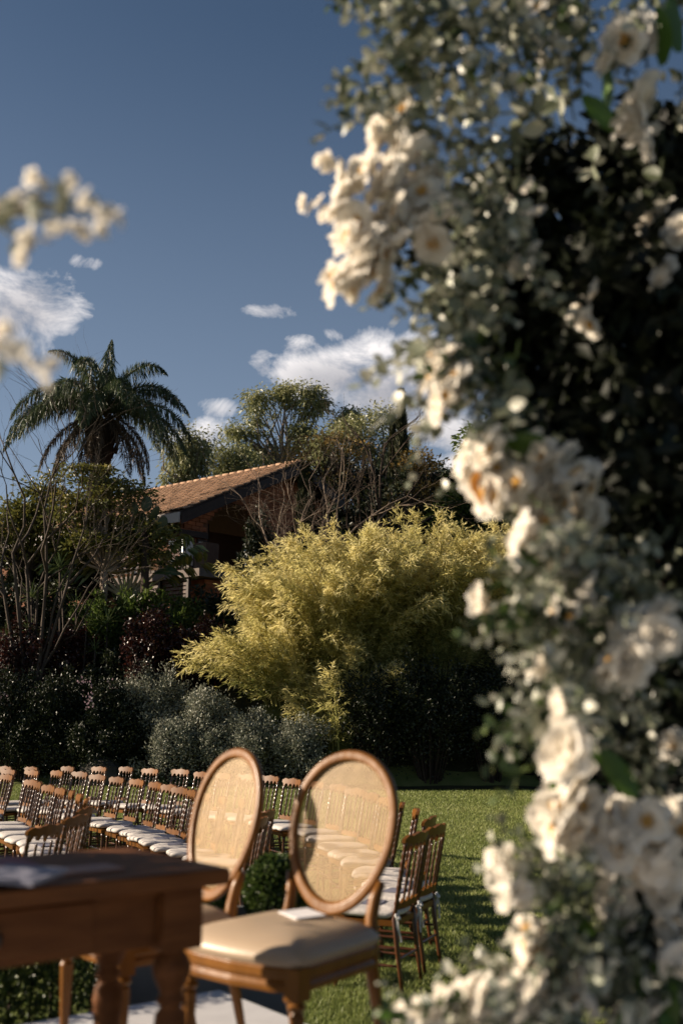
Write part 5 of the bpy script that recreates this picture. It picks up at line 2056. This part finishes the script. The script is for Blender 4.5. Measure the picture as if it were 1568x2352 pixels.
FLOW = [  # u, v, ru, rv, count, depth, kind, scale
    (890, 470, 120, 120, 36, 2.36, 'b', 1.0), (930, 400, 80, 90, 9, 2.38, 'b', 1.0), (820, 590, 70, 80, 18, 2.36, 'b', 1.0), (905, 280, 40, 50, 4, 2.42, 'b', .95), (900, 350, 30, 60, 4, 2.4, 'b', 1), (980, 500, 60, 70, 7, 2.42, 'b', 1.0), (870, 640, 80, 40, 6, 2.42, 'b', .8),
    (745, 372, 26, 22, 5, 2.38, 'b', .42), (815, 368, 10, 20, 2, 2.38, 'b', .42), (735, 480, 40, 25, 5, 2.38, 'b', .42), (800, 430, 20, 40, 3, 2.38, 'b', .5),
    (1445, 55, 50, 50, 5, 2.45, 'b', 1.05), (1420, 110, 40, 30, 3, 2.45, 'r', 1.0), (1500, 270, 65, 60, 6, 2.42, 'r', 1.1), (1250, 70, 35, 60, 3, 2.5, 'b', .9), (1525, 530, 45, 55, 4, 2.62, 'r', 1.1), (1545, 650, 25, 40, 2, 2.6, 'r', 1),
    (1030, 880, 55, 75, 13, 2.36, 'b', .95), (1020, 800, 35, 40, 3, 2.42, 'b', .8), (1010, 930, 22, 30, 3, 2.42, 'b', .8), (1370, 700, 55, 55, 4, 2.62, 'b', .75),
    (1115, 1050, 45, 60, 8, 2.36, 'b', .95), (1150, 1120, 40, 45, 6, 2.36, 'b', 1.0), (1230, 1000, 30, 30, 2, 2.45, 'b', .7), (1290, 1110, 100, 60, 16, 2.36, 'b', 1.05), (1360, 1150, 60, 50, 4, 2.46, 'r', 1.0), (1235, 1200, 40, 40, 3, 2.42, 'b', .9),
    (1130, 1370, 22, 34, 2, 2.40, 'b', .8), (1470, 1470, 62, 75, 9, 2.27, 'r', 1.1), (1420, 1520, 30, 40, 3, 2.28, 'b', .9), (1210, 1245, 35, 30, 4, 2.3, 'b', .85), (1290, 1290, 40, 40, 4, 2.3, 'b', .8), (1300, 1420, 30, 40, 3, 2.3, 'b', .75), (1360, 1350, 30, 40, 3, 2.3, 'b', .7), (1240, 1500, 16, 40, 2, 2.3, 'b', .7), (1290, 1590, 14, 20, 2, 2.3, 'b', .7), (1190, 590, 50, 40, 5, 2.5, 'b', .55), (1200, 470, 50, 50, 4, 2.5, 'b', .5),
    (1320, 1655, 10, 12, 1, 2.27, 'r', 1.4), (1312, 1730, 10, 8, 1, 2.27, 'r', 1.35), (1335, 1795, 10, 8, 1, 2.27, 'r', 1.4), (1320, 1870, 65, 60, 12, 2.34, 'b', 1.1), (1400, 1900, 40, 40, 3, 2.42, 'b', 1), (1540, 1730, 25, 40, 2, 2.5, 'b', .9),
    (1490, 1950, 95, 75, 17, 2.36, 'b', 1.15), (1460, 2050, 70, 50, 5, 2.42, 'r', 1.0), (1550, 2090, 35, 60, 4, 2.42, 'r', 1.05), (1155, 1990, 30, 35, 9, 2.34, 'b', .6), (1180, 2070, 25, 30, 7, 2.34, 'b', .55),
    (1235, 2150, 45, 50, 10, 2.38, 'b', .75), (1250, 2230, 60, 50, 11, 2.38, 'b', .8), (1180, 2290, 90, 50, 22, 2.32, 'b', .7), (1090, 2300, 60, 40, 14, 2.36, 'b', .65), (960, 2335, 50, 20, 9, 2.34, 'b', .55), (1010, 2290, 25, 20, 3, 2.34, 'b', .5), (1330, 2290, 70, 50, 10, 2.38, 'b', .75), (1550, 2260, 30, 60, 3, 2.42, 'r', 1), (1460, 2330, 60, 40, 4, 2.4, 'b', .7),
]
nfl = 0
for (u, v, ru, rv, cnt, D, kind, sc) in FLOW:
    for k in range(cnt):
        a, q = arng.uniform(0, 2 * PI), math.sqrt(arng.random())
        p = W(u + ru * q * math.cos(a), v + rv * q * math.sin(a), D + arng.uniform(-.05, .09))
        d = Vector((-.8 + arng.gauss(0, .33) + .35 * q * math.cos(a), -.22 + arng.gauss(0, .33), .35 + arng.gauss(0, .33) - .3 * q * math.sin(a)))
        s = sc * arng.uniform(.85, 1.15)
        m4 = aim(d, arng.uniform(0, 6), s, 'Z')
        if kind == 'r':
            place(roses[nfl % 3], 'white_rose', p, m4, arch, ARCH)
        else:
            f = place(blossoms[nfl % 4], 'white_blossom', p, m4, arch, ARCH)
            if sc > .7:
                link('centre', centre_me, None, f)
        nfl += 1

SPR = [  # u, v, ru, rv, count, depth, direction (dx, dz), scale; sprigs start at u,v and grow along direction
    (1060, 40, 90, 50, 11, 2.45, (-1, .25), 1.0), (1010, 180, 50, 26, 6, 2.42, (-1, .1), 1.0), (1080, 160, 100, 90, 11, 2.48, (-.7, .5), 1.0), (1190, 90, 110, 80, 12, 2.52, (-.4, .7), 1.0), (1140, 270, 90, 80, 12, 2.50, (-.7, .3), 1.0),
    (960, 300, 40, 30, 4, 2.42, (-1, .2), .8), (1060, 400, 80, 80, 12, 2.50, (-.4, -.3), .9), (1150, 420, 50, 80, 12, 2.50, (-.1, -1), 1.0), (1180, 560, 50, 50, 7, 2.52, (-.3, -.7), .9), (1240, 200, 90, 110, 9, 2.55, (-.3, .4), 1.0),
    (1330, 70, 80, 60, 9, 2.55, (-.2, .8), 1.0), (1390, 180, 80, 80, 8, 2.55, (-.3, .3), 1.0), (1500, 130, 60, 60, 6, 2.55, (0, .9), 1.0), (1330, 310, 90, 40, 5, 2.6, (-.3, .5), 1.0), (1530, 330, 40, 40, 3, 2.6, (-.4, .2), 1.0),
    (1050, 640, 80, 60, 10, 2.50, (-.7, -.6), .9), (1090, 740, 60, 80, 13, 2.48, (-.5, -.6), 1.0), (1130, 830, 50, 70, 8, 2.5, (-.4, -.6), 1.0), (1040, 780, 25, 60, 6, 2.45, (-.4, -.6), .8), (1130, 950, 45, 60, 7, 2.48, (-.5, -.5), .9), (1180, 1000, 60, 40, 5, 2.5, (-.6, .1), .9),
    (1250, 1230, 60, 60, 12, 2.45, (-.6, -.4), .9), (1330, 1300, 70, 70, 14, 2.46, (-.5, -.5), 1.0), (1280, 1400, 60, 50, 12, 2.44, (-.7, -.1), .9), (1240, 1330, 40, 40, 7, 2.43, (-1, .0), .9), (1400, 1250, 60, 60, 6, 2.48, (-.4, -.6), .9), (1400, 1390, 60, 60, 8, 2.47, (-.4, -.6), .9),
    (1230, 1290, 50, 50, 10, 2.34, (-.8, .1), 1.0), (1210, 1385, 36, 36, 8, 2.33, (-.8, -.1), 1.0), (1260, 1450, 45, 45, 9, 2.34, (-.6, -.3), 1.0), (1225, 1565, 26, 26, 6, 2.34, (-.7, -.5), 1.1), (1290, 1350, 60, 70, 9, 2.36, (-.5, -.2), 1.0),
    (1330, 1490, 50, 50, 10, 2.44, (-.6, -.7), .9), (1250, 1560, 40, 30, 7, 2.42, (-.9, -.3), 1.0), (1280, 1580, 30, 30, 5, 2.42, (-.3, -1), .8), (1400, 1600, 60, 60, 6, 2.5, (-.4, -.8), .9), (1440, 1720, 50, 60, 6, 2.52, (-.4, -.6), .9),
    (1320, 1960, 60, 50, 10, 2.43, (-.6, -.5), .9), (1260, 2050, 50, 60, 10, 2.40, (-.8, .2), .9), (1300, 2120, 80, 60, 14, 2.42, (-.7, -.4), 1.0), (1400, 2130, 60, 70, 8, 2.44, (-.5, -.6), .9), (1240, 2240, 70, 60, 10, 2.40, (-.9, -.1), .9), (1340, 2240, 90, 60, 10, 2.42, (-.6, -.5), 1.0), (1130, 2330, 80, 30, 9, 2.37, (-1, .1), .9), (1480, 2200, 70, 80, 9, 2.45, (-.4, -.7), 1.0), (1020, 2345, 40, 20, 4, 2.35, (-1, .2), .8), (1520, 1600, 40, 80, 5, 2.55, (-.4, -.6), .9),
]
nsp = 0
for (u, v, ru, rv, cnt, D, (dx, dz), sc) in SPR:
    for k in range(cnt):
        uu = u + float(np.interp(v, [0, 600, 800, 950, 1100, 1250, 1600, 1750, 2000, 2200, 2350], [0, 0, 20, 60, 90, 120, 115, 80, 85, 60, 40]))
        p = W(uu + arng.uniform(-1, 1) * ru, v + arng.uniform(-1, 1) * rv, D + arng.uniform(-.06, .12))
        d = Vector((dx + arng.gauss(0, .3), arng.gauss(-.15, .35), dz + arng.gauss(0, .3)))
        s = sc * arng.uniform(.75, 1.2) * (.85 if v > 900 else 1)
        m4 = aim(d, arng.uniform(0, 6), s, 'X')
        if (nsp % 16 == 0) and nsp < 16 * 19:
            me, out = sprig_stems[(nsp // 16) % 3]
            so_ = place(me, 'eucalyptus_sprig', p, m4, arch, ARCH)
            for lm, kk in out:
                lo = link('leaf', gum_leaf[kk], None, so_)
                lo.matrix_local = lm
        else:
            if arng.random() < (.20 if v > 600 else .08):
                place(green_sprigs[nsp % 3], 'leafy_sprig', p, m4, arch, ARCH)
            else:
                place(sprigs[nsp % 8], 'eucalyptus_sprig', p, m4, arch, ARCH)
        nsp += 1
for (u, v, D, dx, dz, s) in ((1390, 260, 2.5, .1, 1, 1.1), (1410, 300, 2.5, -.5, .6, 1.0), (1460, 1830, 2.45, -.4, .6, 1.0), (1150, 1020, 2.44, .8, -.1, 1.1), (1180, 1040, 2.46, .8, .2, 1.0), (1290, 1770, 2.42, -.4, -.6, .5), (1400, 1750, 2.5, .5, -.5, .7), (1300, 1740, 2.5, .8, 0, .7),
                                (1470, 2180, 2.42, -.2, -.8, 1.1), (1500, 2210, 2.42, .3, -.8, 1.1), (1520, 2330, 2.4, .2, -.7, 1.1), (1440, 2300, 2.42, -.3, -.8, 1.0), (940, 2345, 2.36, -.8, .3, .7), (1380, 2220, 2.42, -.4, .8, 1.0), (1520, 150, 2.5, 0, 1, 1.2), (1560, 120, 2.5, -.2, 1, 1.2)):
    place(broad_leaf[arng.randrange(3)], 'broad_leaf', W(u, v, D), aim((dx, arng.gauss(-.2, .2), dz), arng.uniform(0, 6), s, 'X'), arch, ARCH)

L['rust'] = leafy('rust_leaf', ((0.30, 0.12, 0.02), (0.42, 0.18, 0.03)), 0.45, 0.4, 0.4)
rust_me = leafblade_mesh('rust_leaf', .07, .038, 5, L['rust'])
for (u, v, D, dx, dz, s) in ((1092, 1095, 2.36, .1, -1, 1.0), (1100, 1085, 2.36, -.4, -.8, .8), (1185, 1170, 2.38, .2, -1, 1.1), (1198, 1180, 2.38, .6, -.8, 1.0), (1240, 2270, 2.38, .3, -.7, .8)):
    place(rust_me, 'rust_leaf', W(u, v, D), aim((dx, arng.gauss(-.2, .2), dz), arng.uniform(0, 6), s, 'X'), arch, ARCH)

# left column of the same arch: stands just outside the picture, its sprays lean into it
ARCH2 = Vector((-1.86, 3.08, STAGE_Z))
arch2 = thing('floral_arch', 'flower column at the left whose white sprays lean in against the sky', 'flower arch', ARCH2)
mb = MB()
for dx, dy in ((-.1, -.1), (.1, .1), (.1, -.1), (-.1, .1)):
    mb.tube([(dx, dy, 0), (dx, dy, 1.85)], .02, 6)
mb.build('frame', M['bark_dark'], arch2)
n = 5200
pz = gnp.random(n) * 1.9
pr = np.sqrt(gnp.random(n)) * (.30 + .05 * np.sin(pz * 5))
pa_ = gnp.uniform(0, 2 * PI, n)
pp = np.stack([np.cos(pa_) * pr, np.sin(pa_) * pr, pz], 1)
o = leaf_obj('greenery', leaves_arrays(gnp, pp, rand_dirs(gnp, n, -.2), .07 * gnp.uniform(.6, 1.3, n), .034, .2, .1), L['core'], arch2)
o['kind'] = 'stuff'
for k in range(36):
    a = arng.uniform(0, 2 * PI)
    z = arng.uniform(.2, 1.85)
    d = Vector((math.cos(a), math.sin(a), arng.gauss(.1, .3)))
    p = ARCH2 + Vector((math.cos(a) * .3, math.sin(a) * .3, z))
    if k % 2:
        place(roses[k % 3], 'white_rose', p + d * .05, aim(d, 0, 1.0, 'Z'), arch2, ARCH2)
    else:
        place(sprigs[k % 8], 'eucalyptus_sprig', p, aim(d, 0, 1.0, 'X'), arch2, ARCH2)
for (root_, tips) in ((((-1.35, 2.75, 2.5)), [(80, 445, 1.80), (165, 432, 1.74), (265, 485, 1.72), (130, 515, 1.74), (60, 545, 1.80), (70, 575, 1.80), (230, 500, 1.72), (40, 465, 1.82), (205, 465, 1.73), (185, 520, 1.74)]),
                      (((-1.35, 2.75, 2.35)), [(20, 790, 1.62), (60, 835, 1.60), (100, 850, 1.58), (0, 750, 1.62)])):
    tips = [(u, v, D * .82) for (u, v, D) in tips]
    hub = W(-70, 500 if root_[2] > 2.4 else 800, 1.55)
    mb = MB()
    r0 = Vector(root_) - ARCH2
    mb.tube([r0 + Vector((-.25, .3, -.25)), r0.lerp(hub - ARCH2, .6) + Vector((0, 0, .05)), hub - ARCH2], [.008, .006, .005], 6)
    for (u, v, D) in tips:
        t = W(u, v, D)
        mid = hub.lerp(t, .55) + Vector((0, 0, .012))
        mb.tube([hub - ARCH2, mid - ARCH2, t - ARCH2], [.004, .0028, .002], 5)
    sp_o = mb.build('flower_spray', M['stem_green'], arch2)
    for (u, v, D) in tips:
        t = W(u, v, D)
        for k in range(3):
            d = Vector((.1 + arng.gauss(0, .5), -.3 + arng.gauss(0, .5), .5 + arng.gauss(0, .5)))
            o = link('blossom', blossoms[arng.randrange(4)], None, sp_o)
            m4 = aim(d, arng.uniform(0, 6), arng.uniform(.22, .32), 'Z')
            m4.translation = t - ARCH2 + Vector((arng.gauss(0, .008), arng.gauss(0, .008), arng.gauss(0, .010)))
            o.matrix_local = m4
        o = link('leaf', gum_leaf[arng.randrange(5)], None, sp_o)
        m4 = aim((arng.gauss(0, 1), arng.gauss(0, 1), arng.gauss(0, 1)), 0, .9, 'X')
        m4.translation = hub.lerp(t, arng.uniform(.5, .9)) - ARCH2
        o.matrix_local = m4
